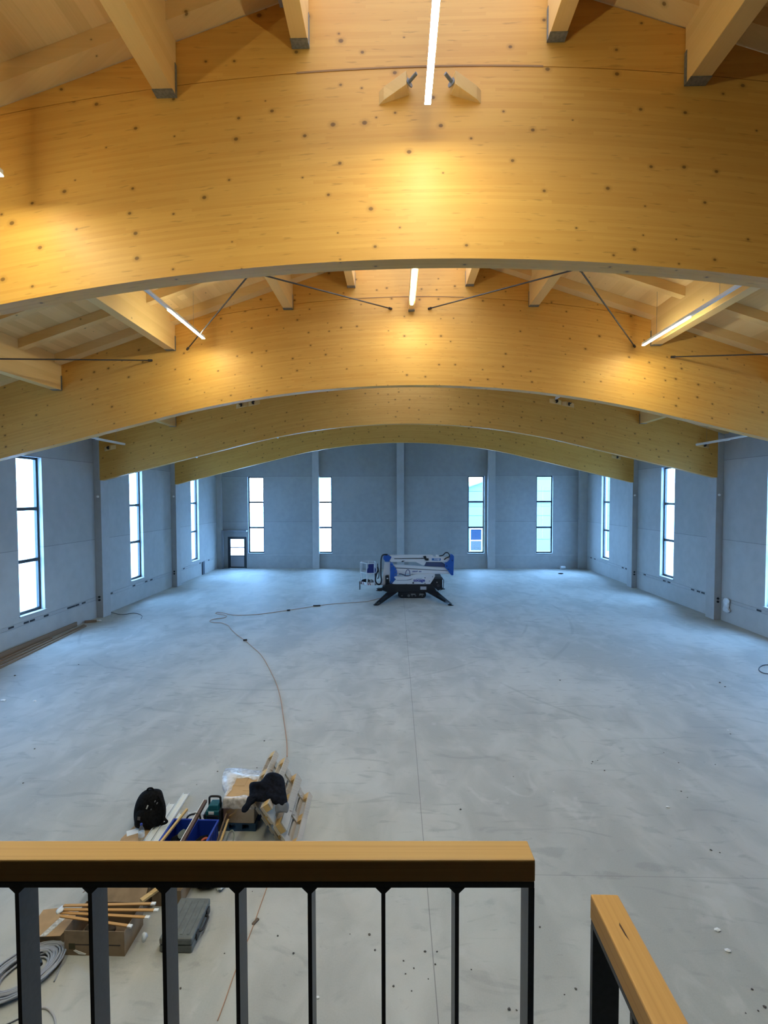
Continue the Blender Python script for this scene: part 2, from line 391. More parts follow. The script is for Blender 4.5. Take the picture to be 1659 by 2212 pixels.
# walls with window openings: (s0,s1,z0,z1) along the wall
def wall_holes(axis, pos, thick, s0, s1, top, holes, outward):
    """top(s) gives the wall height; faces on both sides plus the reveals"""
    mb = MB(); P = lambda s, d, z: (pos+outward*d, s, z) if axis == 'X' else (s, pos+outward*d, z)
    ss = sorted({s0, s1, XC if axis == 'Y' else s0, *[h[0] for h in holes], *[h[1] for h in holes]})
    zs = sorted({0.0, *[h[2] for h in holes], *[h[3] for h in holes]})
    inside = lambda a, b, c, d: any(h[0]-1e-6 <= a and b <= h[1]+1e-6 and h[2]-1e-6 <= c and d <= h[3]+1e-6 for h in holes)
    for i in range(len(ss)-1):
        a, b = ss[i], ss[i+1]; lev = [(z, z) for z in zs] + [(top(a), top(b))]
        for j in range(len(lev)-1):
            (c0, c1), (d0, d1) = lev[j], lev[j+1]
            if inside(a, b, c0, d0): continue
            for d in (0, thick): mb.add([P(a,d,c0), P(b,d,c1), P(b,d,d1), P(a,d,d0)], [(0,1,2,3)])
    for (a, b, c, d) in holes:
        for (p, q) in (((a,c),(b,c)), ((b,c),(b,d)), ((b,d),(a,d)), ((a,d),(a,c))):
            mb.add([P(p[0],0,p[1]), P(q[0],0,q[1]), P(q[0],thick,q[1]), P(p[0],thick,p[1])], [(0,1,2,3)])
    a, b = s0, s1
    for s in (a, b): mb.add([P(s,0,0), P(s,thick,0), P(s,thick,top(s)), P(s,0,top(s))], [(0,1,2,3)])
    return mb
WZ0, WZ1, WW = 1.05, 6.38, 1.12
WL = [9.15, 15.78, 22.37, 29.0]
WR = [9.8, 16.4, 23.06, 29.78]
WBX = [-9.71, -4.96, 5.565, 10.245]
DOOR = (-11.70, -10.39, 0.0, 2.20)
TH_W = .36
struct('wall_left', wall_holes('X', XL, TH_W, YF, YB+TH_W, lambda s: roof(XL)+.5, [(c-WW/2, c+WW/2, WZ0, WZ1) for c in WL], -1), M_WALL, label='grey concrete side wall on the left')
struct('wall_right', wall_holes('X', XR, TH_W, YF, YB+TH_W, lambda s: roof(XR)+.5, [(c-WW/2, c+WW/2, WZ0, WZ1) for c in WR], 1), M_WALL, label='grey concrete side wall on the right')
struct('wall_back', wall_holes('Y', YB, TH_W, XL, XR, lambda s: roof(s)+.4, [(c-WW/2, c+WW/2, WZ0, WZ1) for c in WBX] + [DOOR], 1), concrete_wall('precast concrete darkened as backlit', (.32,.33,.335), (.40,.41,.415)), label='grey concrete end wall with four tall windows')  # side wall concrete again, with the backlit darkness put into its colour
struct('wall_front', wall_holes('Y', YF, .3, XL, XR, lambda s: roof(s)+.4, [], -1), M_GALW, label='dark wall behind the gallery')

# end wall pilasters and plinth ledge
for i, (x0, x1) in enumerate(((-5.72,-5.27), (.10,.60), (6.33,6.83), (12.52,XR), (XL,-12.05))):
    struct('trim_%d' % (i+1), MB().box(x0, x1, YB-.24, YB, 0, roof((x0+x1)/2)-.02), M_COLUMN, label='concrete pilaster on the end wall', bevel=.015)
struct('trim_6', MB().box(-10.28, 12.52, YB-.025, YB, .90, .955), M_COLUMN, label='low ledge along the end wall')

# windows
def window(n, axis, pos, c, out, label):
    root = struct_root('window_%d' % n, (pos, c, WZ0) if axis == 'X' else (c, pos, WZ0), label)
    B = (lambda mb, s0, s1, d0, d1, z0, z1: mb.box(*sorted((pos+out*d0, pos+out*d1)), s0, s1, z0, z1)) if axis == 'X' else \
        (lambda mb, s0, s1, d0, d1, z0, z1: mb.box(s0, s1, *sorted((pos+out*d0, pos+out*d1)), z0, z1))
    a, b = c-WW/2, c+WW/2; fr = MB(); w = .08; d0, d1 = .15, .24
    B(fr, a, a+w, d0, d1, WZ0, WZ1); B(fr, b-w, b, d0, d1, WZ0, WZ1); B(fr, a+w, b-w, d0, d1, WZ0, WZ0+.10); B(fr, a+w, b-w, d0, d1, WZ1-w, WZ1)
    hs = [WZ0+.10, 2.83, 4.60, WZ1-w]
    for z in (2.83, 4.60): B(fr, a+w, b-w, d0+.002, d1-.002, z-.058, z+.058)
    obj('frame', fr, M_DARK, root)
    for k in range(3):
        pn = MB(); B(pn, a+w, b-w, .19, .20, hs[k]+(.058 if k else 0), hs[k+1]-(.058 if k < 2 else 0)); obj('pane', pn, M_GLASS, root)
    sl = MB(); B(sl, a-.04, b+.04, -.05, d0, WZ0-.03, WZ0+.006); obj('sill', sl, M_COLUMN, root, bevel=.006)
    return root
nw = 0
for c, l in zip(WL, ('in the nearest full bay', 'above the timber planks', 'between the two far columns', 'next to the end wall corner')):
    nw += 1; window(nw, 'X', XL, c, -1, 'tall three-pane window in the left wall ' + l)
for c, l in zip(WR, ('in the nearest full bay', 'before the near column', 'between the two far columns', 'next to the end wall corner')):
    nw += 1; window(nw, 'X', XR, c, 1, 'tall three-pane window in the right wall ' + l)
for c, l in zip(WBX, ('next to the door', 'left of the central pilaster', 'showing the gable of a pale building', 'nearest the right corner')):
    nw += 1; window(nw, 'Y', YB, c, 1, 'tall three-pane window in the end wall ' + l)

# door in the end wall
dr = struct_root('door_1', ((DOOR[0]+DOOR[1])/2, YB, 0), 'dark framed glazed door in the left corner of the end wall')
x0, x1, zt = DOOR[0], DOOR[1], DOOR[3]; y0, y1 = YB-.02, YB+.07
mb = MB().box(x0, x0+.09, y0, y1, 0, zt).box(x1-.09, x1, y0, y1, 0, zt).box(x0+.09, x1-.09, y0, y1, zt-.09, zt)
obj('frame', mb, M_DARK, dr)
lf = MB(); a, b = x0+.09, x1-.09
lf.box(a, a+.09, y0+.01, y1-.01, .02, zt-.09).box(b-.09, b, y0+.01, y1-.01, .02, zt-.09).box(a+.09, b-.09, y0+.01, y1-.01, .02, .10)
lf.box(a+.09, b-.09, y0+.01, y1-.01, zt-.17, zt-.09).box(a+.09, b-.09, y0+.01, y1-.01, 1.43, 1.49).box(a+.09, b-.09, y0+.01, y1-.01, .84, .90)
lf = obj('leaf', lf, M_DARK, dr)
obj('panel', MB().box(a+.09, b-.09, y0+.025, y1-.025, .10, .84), plain('grey door panel', (.30,.30,.33), .5), lf)
obj('pane', MB().box(a+.09, b-.09, YB+.02, YB+.03, .90, 1.43), M_GLASS, lf)
obj('pane', MB().box(a+.09, b-.09, YB+.02, YB+.03, 1.49, zt-.17), M_GLASS, lf)
obj('handle', MB().tube([(b-.045,y0,1.05),(b-.045,y0-.05,1.05),(b-.16,y0-.05,1.05)], .012), M_STEEL, lf)
struct('trim_7', MB().box(-12.05, -10.30, YB-.30, YB, 2.58, 2.66).box(-12.05, -11.93, YB-.30, YB-.18, 0, 2.58), plain('grey steel door surround', (.24,.25,.28), .4, .3), label='grey steel lintel and jamb around the door')

# columns carrying the arched beams
WHERE = ['nearest', 'second', 'third', 'farthest']
for i, y in enumerate(BY):
    for s, inner, wall in ((-1, CL, XL), (1, CRT, XR)):
        side = 'left' if s < 0 else 'right'
        beam_end = inner + s*.05
        zb = bottom(inner)
        t = thing('concrete_column', 'square concrete column against the %s wall under the %s arched beam' % (side, WHERE[i]), 'column', (inner, y+.25, 0), 0, 'columns along the side walls')
        obj('shaft', MB().box(min(wall, inner), max(wall, inner), y-.03, y+.50, 0, zb-.012), M_COLUMN, t, bevel=.012)
        a, b = sorted((wall, beam_end + s*.006)); obj('upper_stub', MB().box(a, b, y-.03, y+.50, zb-.012, roof(wall)-.02), M_COLUMN, t, bevel=.012)
        px, py, pz = inner, y, 5.02
        if i >= 2:
            d = MB().lathe([(.0,0),(.05,0),(.05,.03),(.03,.045),(0,.048)], n=14); d.xf(Matrix.Translation((wall - s*.17, y-.03, 5.02)) @ Matrix.Rotation(PI/2, 4, 'X'))
            d = obj('sensor', d, M_WHITE); tag(d, 'small round white sensor on the %s column under the %s arched beam' % (side, WHERE[i]), 'sensor', 'sensors on the columns')
            if True:
                k = thing('power_socket', 'pair of black round sockets low on the %s column under the %s arched beam' % (side, WHERE[i]), 'socket', (wall - s*.14, y-.03, .80), 0, 'socket pairs on the columns')
                for dz in (-.065, .065):
                    m_ = MB().lathe([(0,0),(.045,0),(.045,.03),(.03,.035),(0,.03)], n=14); m_.xf(Matrix.Translation((wall - s*.14, y-.03, .80+dz)) @ Matrix.Rotation(PI/2, 4, 'X'))
                    obj('outlet', m_, M_BLACK, k)

# ------------------------------------------------------------------ arched glulam beams
def beam(i, y):
    kk = (.0170, .0182, .0186, .0186)[i]
    bf = lambda x: bottom(x, kk)
    t = thing('arched_beam', ('huge arched glulam beam, nearest to the gallery', 'arched glulam beam lit by three lamps, second from the gallery', 'unlit arched glulam beam, third from the gallery', 'unlit arched glulam beam, nearest the end wall')[i], 'beam', (XC, y+BT/2, bf(XC)), 0, 'arched roof beams')
    x0, x1 = CL-.045, CRT+.045; n = 110; xs = [x0+(x1-x0)*j/n for j in range(n+1)]
    def strip(lo, hi, xs, yy0, yy1, vofs=0):
        mb = MB(); uv = []
        for x in xs:
            a, b = lo(x), hi(x)
            for yy in (yy0, yy1):
                for z in (a, b): mb.v.append(Vector((x, yy, z))); uv.append((x+i*7.3, (z-a if vofs == 0 else z) + vofs + (yy-yy0)*(1.0 if True else 0)))
        for j in range(len(xs)-1):
            o = j*4; q = o+4
            mb.f += [(o, q, q+1, o+1), (o+2, o+3, q+3, q+2), (o, o+2, q+2, q), (o+1, q+1, q+3, o+3)]
        o = (len(xs)-1)*4; mb.f += [(0,1,3,2), (o, o+2, o+3, o+1)]
        mb.uv = uv; return mb
    top = lambda x: min(arc(x)-.006, roof(x))
    obj('arch', strip(bf, top, xs, y, y+BT), M_BEAM, t)
    d = 6.6; n2 = 60; xr = [XC-d+2*d*j/n2 for j in range(n2+1)]
    lo = lambda x: min(arc(x)+.006, roof(x)-.004)
    obj('ridge_block', strip(lo, lambda x: roof(x), xr, y+.004, y+BT-.004, 3.1), M_BEAM, t)
    xj = [XC-1.6+3.0*j/20 for j in range(21)]
    if i < 2:
        obj('joint_batten', strip(lambda x: arc(x)-.010, lambda x: arc(x)+.010, xj, y-.006, y+.02), plain('brown joint strip', (.34,.18,.07), .8), t)
    return t
for i, y in enumerate(BY): beam(i, y)

# ------------------------------------------------------------------ roof deck, ribs, skylight
for s, nm in ((-1, 'left'), (1, 'right')):
    xa, xb = XC+s*1.66, XC+s*13.6; dz = .22
    pts = [(xa, roof(xa)+dz), (xb, roof(xb)+dz), (xb, roof(xb)+dz+.2), (xa, roof(xa)+dz+.2)]
    struct('ceiling' if s < 0 else 'ceiling_right', MB().prism(pts, YF-.3, YB+TH_W+.3), M_DECK, label='timber roof deck on the %s slope' % nm)
bays = [(-.35, BY[0]), (BY[0]+BT, BY[1]), (BY[1]+BT, BY[2]), (BY[2]+BT, BY[3]), (BY[3]+BT, YB)]
tn = 7
PD = [1.545, 3.21, 6.36, 9.46]
for b, (ya, yb) in enumerate(bays[:3]):
    offs = [.125+.0, 1.36, 2.60, 3.85, 5.10]
    for o_i, o_ in enumerate(offs[:5 if b == 0 else 4]):
        yc = yb-.01-o_; hw = .125 if o_i == 0 else .09
        for s in (-1, 1):
            segs = [1.66, 3.21-.12, 3.21+.12, 6.36-.12, 6.36+.12, 9.46-.12, 9.46+.12, 12.7]
            mb = MB()
            for q in range(0, 8, 2):
                xa, xb = XC+s*segs[q], XC+s*segs[q+1]
                mb.prism([(xa, roof(xa)), (xb, roof(xb)), (xb, roof(xb)+.218), (xa, roof(xa)+.218)], yc-hw, yc+hw)
            tn += 1; struct('trim_%d' % tn, mb, M_RIB, label='timber roof rib running up the %s slope' % ('left' if s < 0 else 'right'))

BAYN = ['before the nearest arched beam', 'before the second arched beam', 'before the third arched beam', 'between the third and fourth arched beams', 'next to the end wall']
PN = ['edging the skylight', 'second from the ridge', 'third from the ridge', 'outermost']
for b, (ya, yb) in enumerate(bays[:3]):
    for j, d in enumerate(PD):
        if b == 2 and j not in (0, 3): continue
        for s in (-1, 1):
            x = XC+s*d; w = .12 if j else .10; zb = roof(x)-.63
            t = thing('roof_purlin', 'spruce purlin, %s slope, %s, %s' % ('left' if s < 0 else 'right', PN[j], BAYN[b]), 'purlin', (x, (ya+yb)/2, zb), 0, 'purlins between the arched beams')
            zt = (lambda xx: roof(xx)+.215) if j else (lambda xx: roof(x)+.36)
            pts = [(x-w, zb), (x+w, zb), (x+w, zt(x+w)), (x-w, zt(x-w))]
            obj('timber', MB().prism(pts, ya+.004, yb-.004), M_PURLIN, t, bevel=.006)
            q = w+.006
            for (e, dy) in ((yb-.003, -.13),) + (((ya+.003, .13),) if b else ()):
                sh = MB(); yy = sorted((e, e+dy))
                sh.box(x-q, x+q, yy[0], yy[1], zb-.008, zb-.001)
                yn = sorted((e, e+dy*.35))
                sh.box(x-q-.002, x-q+.003, yn[0], yn[1], zb-.008, zb+.38).box(x+q-.003, x+q+.002, yn[0], yn[1], zb-.008, zb+.38)
                obj('steel_shoe', sh, M_STEEL, t, 'grey steel joist shoe')
# slim ridge purlin carrying the middle lamp of the second bay
t = thing('roof_purlin', 'slim ridge purlin above the middle lamp between the first and second arched beams', 'purlin', (XC+.03, 9.5, 9.98), 0, 'purlins between the arched beams')
obj('timber', MB().box(XC-.045, XC+.105, BY[0]+BT+.004, BY[1]-.004, 9.853, 10.2), M_PURLIN, t, bevel=.005)
obj('steel_shoe', MB().box(XC-.052, XC+.112, BY[1]-.14, BY[1]-.004, 9.842, 9.852), M_STEEL, t, 'grey steel joist shoe')

# skylight along the ridge: curbs, glazing bars and panes
mbc = MB()
for s in (-1, 1):
    x = XC+s*1.66; a, b = sorted((x-.02*s, x+.14*s)); mbc.box(a, b, YF-.3, YB+TH_W, roof(XC+1.66)-.1, 12.0)
struct('trim_%d' % (tn+1), mbc, M_COLUMN, label='white upstand of the ridge skylight')
sk = struct_root('window_%d' % (nw+1), (XC, 15, 12.0), 'ridge skylight up to the third arched beam, length and tint shaped for the light')
SKY0, SKY1 = 1.2, 19.0; fb = MB(); pn = MB()
zr, ze = 12.75, 12.0
for s in (-1, 1):
    pn.prism([(XC, zr), (XC+s*1.8, ze), (XC+s*1.8, ze+.02), (XC, zr+.02)], SKY0, SKY1)
for k in range(19):
    y = YF+.2 + k*1.95
    for s in (-1, 1): fb.prism([(XC, zr+.0), (XC+s*1.8, ze), (XC+s*1.8, ze-.06), (XC, zr-.06)], y-.03, y+.03)
rc = MB()
for s in (-1, 1):
    for ya, yb in ((YF-.3, SKY0), (SKY1, YB+TH_W)): rc.prism([(XC, zr), (XC+s*1.8, ze), (XC+s*1.8, ze+.05), (XC, zr+.05)], ya, yb)
tn += 1; struct('ceiling_ridge', rc, M_DECK, label='unseen closed ridge, added to cut skylight over the gallery and far bays')  # unseen stretches added to darken the gallery and keep the far floor blue
obj('frame', fb, M_WHITE, sk); obj('pane', pn, glass_mat('light tinting skylight glass', (.55,.42,.36), .06), sk)  # unseen panes, tinted to neutralise the blue daylight they let in
for (y, d) in ((YF-.3, 0), (YB+TH_W, 1)):
    tn += 1; struct('trim_%d' % (tn+1), MB().prism([(XC-1.8, 11.3), (XC+1.8, 11.3), (XC+1.8, 12.02), (XC, 12.78), (XC-1.8, 12.02)], y-.02, y+.02), M_WHITE, label='gable end of the ridge skylight')

# ------------------------------------------------------------------ bracing rods and anchor blocks
def rod(a, b, label):
    t = thing('bracing_rod', label, 'rod', tuple((Vector(a)+Vector(b))/2), 0, 'steel bracing rods under the roof')
    obj('bar', MB().cyl(a, b, .016, 10), M_ROD, t)
    a, b = Vector(a), Vector(b); d = (b-a).normalized()
    obj('turnbuckle', MB().cyl(a+(b-a)*.5-d*.12, a+(b-a)*.5+d*.12, .028, 10), M_ROD, t)
    for q, e in ((a, 1), (b, -1)): obj('end_fitting', MB().cyl(q, q+d*e*.10, .03, 10), M_ROD, t)
Y1, Y2 = BY[0]+BT+.004, BY[1]-.004
rod((XC-.49, Y2, 9.92), (XC-5.9, Y1, 8.90), 'dark bracing rod falling left from the middle of the second arched beam')
rod((XC+.48, Y2, 9.91), (XC+5.9, Y1, 8.90), 'dark bracing rod rising left to right from the middle of the second arched beam')
rod((XC-5.93, Y2, 8.92), (XC-.49, Y1, 9.95), 'dark bracing rod ending under the left lamp of the second arched beam')
rod((XC+5.84, Y2, 8.87), (XC+.48, Y1, 9.95), 'dark bracing rod ending left of the right lamp of the second arched beam')
rod((XC-6.88, Y2, 8.64), (XC-12.0, Y1, 6.95), 'nearly level dark bracing rod at the far left of the second arched beam')
rod((XC+6.77, Y2, 8.60), (XC+12.0, Y1, 6.95), 'nearly level dark bracing rod at the far right of the second arched beam')
def anchor(x, y, z, s, label, ln=.36):
    """wedge block on the front of a beam with washer and bolt tail pointing sideways (s = +1: towards +X)"""
    t = thing('anchor_block', label, 'anchor', (x, y, z), 0, 'bracing anchor blocks on the beams')
    h = .16
    w = MB().prism_z([(x-s*ln*.62, y), (x+s*ln*.42, y), (x+s*ln*.30, y-.17), (x-s*ln*.45, y-.05)], z-h/2, z+h/2)
    w.v = [Vector((v.x, v.y, v.z + (v.x-x)*s*.30)) for v in w.v]
    obj('wedge', w, M_PURLIN, t, bevel=.004)
    n = Vector((s*.72, -.62, .28)).normalized(); c = Vector((x+s*ln*.38, y-.095, z+.035))
    obj('washer', MB().cyl(c, c+n*.012, .062, 18), M_STEEL, t, 'round steel washer')
    obj('bolt', MB().cyl(c+n*.012, c+n*.13, .020, 10), M_STEEL, t, 'threaded steel bolt end')
anchor(.03, BY[0], 9.93, 1, 'wooden anchor wedge with round steel washer, left of the nearest centre lamp')
anchor(.83, BY[0], 9.92, -1, 'wooden anchor wedge with round steel washer, right of the nearest centre lamp')
def anchor_far(p, s, label):
    t = thing('anchor_block', label, 'anchor', p, 0, 'bracing anchor blocks on the beams'); x, y, z = p
    w = MB().prism_z([(x-.24, y), (x+.24, y), (x+.10, y-.12), (x-.10, y-.12)], z-.08, z+.08)
    w.v = [Vector((v.x, v.y, v.z - (v.x-x)*.2*(1 if x > 0 else -1))) for v in w.v]
    obj('wedge', w, M_PURLIN, t)
    obj('washer', MB().cyl((x, y-.12, z), (x+s*.01, y-.135, z), .072, 16), M_ROD, t, 'dark round washer')
    obj('bolt', MB().cyl((x, y-.13, z), (x+s*.06, y-.20, z+.03), .022, 8), M_ROD, t)
for k, (px, py, s, l) in enumerate(((523,876,-1,'left one of the pair on the left of'), (549,871,1,'right one of the pair on the left of'), (1200,868,-1,'left one of the pair on the right of'), (1227,874,1,'right one of the pair on the right of'), (238,968,1,'single one at the left end of'), (1518,962,-1,'single one at the right end of'))):
    anchor_far(tuple(onY(px, py, BY[2])), s, 'dark anchor plate, %s the third arched beam' % l)
anchor_far(tuple(onY(1331, 988, BY[3])), -1, 'dark anchor plate peeping from behind the third beam on the fourth')
# small clip under the third beam
for p, l in (((600,946),'left of centre'), ((425,990),'near the left end')):
    v = onY(*p, BY[2]+.12); v.z = bottom(v.x, .0186)
    o = obj('detector_clip', MB().lathe([(.0,-.05),(.03,-.045),(.05,0),(0,0)], v, 12), M_WHITE); tag(o, 'tiny white clip under the third arched beam, ' + l, 'clip', 'white clips under the beam')

# ------------------------------------------------------------------ linear lamps
def lamp(x, z, y0, y1, lit, label, hang=True, wire_top=None, ll=1.85):
    t = thing('linear_lamp', label, 'lamp', (x, (y0+y1)/2, z), 0, 'linear lamps under the roof')
    obj('trunking', MB().box(x-.032, x+.032, y0, y1, z, z+.06), M_WHITE, t, bevel=.004)
    if lit:
        obj('lit_diffuser', MB().box(x-.034, x+.034, y1-ll, y1, z-.014, z-.001), M_LED, t, 'glowing white diffuser', bevel=.004)
    else: obj('diffuser', MB().box(x-.030, x+.030, y1-ll, y1, z-.022, z-.002), M_TRIM, t, bevel=.008)
    if hang:
        for yy in (y0+.8, (y0+y1)/2, y1-.6): obj('suspension_wire', MB().cyl((x, yy, z+.06), (x, yy, wire_top or roof(x)+.215), .003, 6), M_STEEL, t)
lamp(.37, 9.39, -.3, 5.45, True, 'glowing linear lamp at the ridge in front of the nearest beam', True, 12.68, 4.6)
lamp(-4.52, 8.69, -.3, 5.45, True, 'glowing linear lamp cut by the left edge, in front of the nearest beam', ll=4.6)
lamp(.42, 9.79, 6.5, 12.00, True, 'glowing linear lamp under the ridge purlin in front of the second beam', False)
lamp(-4.86, 9.02, 6.5, 12.05, True, 'half lit linear lamp on the left slope in front of the second beam')
lamp(6.17, 8.74, 6.5, 12.05, True, 'half lit linear lamp on the right slope beside a purlin')
lamp(-10.96, 7.12, 13.1, 19.0, False, 'unlit white linear lamp at the far left before the third beam')
lamp(11.86, 6.98, 13.1, 19.0, False, 'unlit white linear lamp at the far right before the third beam')
lamp(6.35, 8.83, 13.1, 19.0, False, 'unlit white linear lamp tip beside the anchor plates of the third beam')

# ------------------------------------------------------------------ wall trunking with dark slots
def trunk(n, X, s, y0, y1, slots, label, z=.80):
    t = thing('cable_trunking', label, 'cable trunking', (X, (y0+y1)/2, z), 0, 'cable trunking along the walls')
    a, b = sorted((X, X-s*.012)); obj('channel', MB().box(a, b, y0, y1, z-.065, z+.065), M_COLUMN, t)
    a, b = sorted((X-s*.012, X-s*.028)); obj('lip', MB().box(a, b, y0, y1, z+.055, z+.065).box(a, b, y0, y1, z-.065, z-.055), M_COLUMN, t)
    a, b = sorted((X-s*.010, X-s*.018))
    for y in slots: obj('socket_slot', MB().box(a, b, y-.11, y+.11, z-.032, z+.032), M_BLACK, t, 'dark empty socket opening')
sl = [onX(x, y, XL).y for x, y in ((23,1353),(56,1342),(69,1337),(99,1327),(149,1310),(157,1308),(166,1305),(180,1300))]
trunk(1, XL, -1, 13.1, BY[2]-.04, sl, 'cable trunking with dark slots on the left wall above the planks')
trunk(2, XL, -1, BY[2]+.51, BY[3]-.04, [20.2, 22.0, 23.1, 23.6], 'cable trunking on the left wall between the two far columns')
trunk(3, XL, -1, BY[3]+.51, YB-.05, [26.6, 27.3, 29.6, 30.2, 31.0], 'cable trunking on the left wall next to the end wall corner')
trunk(4, XR, 1, 13.1, BY[2]-.04, [15.6, 16.6, 17.2], 'cable trunking with dark slots on the right wall beside the white bag', .86)
trunk(5, XR, 1, BY[2]+.51, BY[3]-.04, [20.3, 20.6, 21.0, 22.8, 23.2, 25.0], 'cable trunking on the right wall between the two far columns', .86)
trunk(6, XR, 1, BY[3]+.51, YB-.3, [27.0, 27.4, 31.2, 31.8], 'cable trunking on the right wall next to the end wall corner', .86)
o = obj('wall_recess', MB().box(XL, XL+.05, 29.9, 30.25, .0, .82), plain('dark blue grey recess', (.06,.075,.10), .6), bevel=.01); tag(o, 'dark panel standing for a narrow recess low in the left wall near the corner', 'box')  # dark solid panel in place of a shaded recess in the wall

# ------------------------------------------------------------------ gallery and railings
struct('floor_gallery', MB().box(-4.0, .235, YF, .76, 3.2, 3.45), M_GALW, label='dark gallery slab')
ZR = 4.429
pe, pl = onZ(1157, 1858, ZR), onZ(0, 1858, ZR)
yaw = math.atan2(pe.y-pl.y, pe.x-pl.x)
rl = thing('railing', 'gallery railing with flat oak handrail and dark vertical flat bars, across the foreground', 'railing', tuple(pe), yaw)
W_ = .043; LN = 1.35
obj('handrail', MB().box(-LN, 0, 0, W_, -.036, 0), M_SILLW, rl, 'flat oak handrail', world=False, bevel=.0025)
obj('top_bar', MB().box(-LN, -.001, .001, W_-.001, -.046, -.0365), M_RAILM, rl, 'black flat steel bar', world=False, bevel=.001)
for i, px in enumerate((-123, 35, 193, 352, 511, 668.5, 828, 987.5)):
    q = onY(px, 1925, pe.y + (px-1157)/1157*(pe.y-pl.y)); x = -(pe-Vector((q.x, q.y, pe.z))).length
    b = MB().box(x-.0032, x+.0032, .001, W_-.001, -1.15, -.046)
    for s in (-1, 1): b.prism([(x+s*.003, -.046), (x+s*.012, -.046), (x+s*.003, -.055)], .001, W_-.001)
    obj('baluster', b, M_RAILM, rl, world=False)
obj('end_post', MB().box(-.0105, -.001, .001, W_-.001, -1.15, -.046), M_RAILM, rl, world=False)
a0, a1 = onZ(1275.8, 1930.6, ZR), onZ(1409, 2212, ZR); b0, b1 = onZ(1334, 1930.6, ZR), onZ(1490.5, 2212, ZR)
d = ((a1+b1)/2-(a0+b0)/2).normalized(); yw = math.atan2(-d.x, d.y) + PI
wid = ((b0-a0).length+(b1-a1).length)/2
r2 = thing('railing', 'short railing with oak handrail coming towards the viewer at lower right', 'railing', tuple((a0+b0)/2), yw)
h = wid/2
obj('handrail', MB().box(-h, h, -.62, 0, -.036, 0), M_SILLY, r2, 'flat oak handrail', world=False, bevel=.0025)
obj('crack', MB().prism_z([(-.0015,-.050),(.0005,-.046),(.0012,-.058),(.0016,-.072),(-.0006,-.064)], -.0008, .0003), plain('dark wood crack', (.05,.02,.008), .8), obj('top_bar', MB().box(-h+.001, h-.001, -.62, -.001, -.045, -.0365), M_RAILM, r2, 'black flat steel bar', world=False, bevel=.001), world=False)
obj('end_post', MB().box(-h+.001, h-.001, -.009, -.001, -1.1, -.045), M_RAILM, r2, world=False)
for k in range(1, 5): obj('baluster', MB().box(-h+.001, h-.001, -.009-.114*k, -.003-.114*k, -1.1, -.045), M_RAILM, r2, world=False)

# ------------------------------------------------------------------ spider lift
def A(x, y): return 765+x/13.825, 1190+y/13.825
def B_(x, y): return 870+x/13.825, 1190+y/13.825
def G(x, y): return 760+x/6.9125, 1180+y/6.9125
M_LW = plain('lift white paint', (.66,.67,.68), .35); M_LB = plain('lift blue paint', (.012,.10,.40), .35); M_LK = plain('lift black frame', (.008,.009,.011), .45)
M_RUB = plain('rubber track', (.013,.013,.015), .75); M_NAVY = plain('navy control cover', (.010,.025,.16), .6); M_ALU = plain('bright aluminium tube', (.62,.64,.66), .35)
lift = thing('spider_lift', 'white and blue tracked boom lift standing on four black outriggers', 'boom lift', (.85, 23.5, 0))
def poly(pts, Y, y0=None, y1=None, name='panel', m=M_LW, parent=lift, label=None, bevel=.008):
    q = [onY(*p, Y) for p in pts]
    return obj(name, MB().prism([(v.x, v.z) for v in q], Y if y0 is None else y0, Y+.3 if y1 is None else y1), m, parent, label, bevel=bevel)
YF_ = 23.1
# tracks
def track(yf, w):
    q0, q1 = onY(*G(690, 672), 23.1), onY(*G(1110, 765), 23.1); x0, x1, zt = q0.x, q1.x, q0.z
    r = zt/2; n = 14
    out = [(x0+r-math.sin(PI*k/n)*r, r+math.cos(PI*k/n)*r) for k in range(n+1)] + [(x1-r+math.sin(PI*k/n)*r, r-math.cos(PI*k/n)*r) for k in range(n+1)]
    t = obj('track', MB().prism(out, yf, yf+w), M_RUB, lift, 'black rubber crawler track', bevel=.01)
    ri = r*.74
    inn = [(x0+r-math.sin(PI*k/n)*ri, r+math.cos(PI*k/n)*ri) for k in range(n+1)] + [(x1-r+math.sin(PI*k/n)*ri, r-math.cos(PI*k/n)*ri) for k in range(n+1)]
    lug = MB(); L_ = len(out)
    for i in range(0, 28):
        f = i/28; x = x0+r+(x1-x0-2*r)*f; lug.box(x, x+.022, yf-.006, yf+w+.006, zt-.012, zt+.010)
    obj('tread_lugs', lug, plain('dusty rubber', (.10,.10,.105), .9), t)
    obj('side_frame', MB().prism(inn, yf-.012, yf+w+.012), M_LK, t)
    rol = MB()
    for fx in (.14, .38, .5, .62, .86):
        x = x0+(x1-x0)*fx; rol.cyl((x, yf-.022, r*.72), (x, yf+w+.02, r*.72), r*.22 if fx != .38 else r*.4, 14)
    obj('roller', rol, plain('grey roller hub', (.12,.125,.13), .5, .4), t)
    obj('maker_plate', MB().box(x0+(x1-x0)*.46, x0+(x1-x0)*.62, yf-.016, yf-.011, r*1.0, r*1.28), M_STEEL, t, 'small pale plate')
    obj('cutout', MB().prism([(x0+(x1-x0)*.75, r*.72), (x0+(x1-x0)*.76, r*1.35), (x0+(x1-x0)*.9, r*1.3), (x0+(x1-x0)*.93, r*1.05), (x0+(x1-x0)*.82, r*.95)], yf-.017, yf-.011), M_STEEL, t, 'pale wedge marking')
track(23.1, .22); track(23.72, .22)
poly([A(840,1070),A(1050,1000),B_(860,1000),B_(1010,1200),B_(700,1250),B_(640,1215),A(1330,1225),A(1000,1235),A(840,1180)], 23.05, 23.05, 23.95, 'chassis', M_LK)
poly([A(640,1195),A(700,1160),A(670,1135),A(840,1110),A(840,1200),A(760,1205)], 23.3, 23.3, 23.5, 'tow_bracket', M_LK)
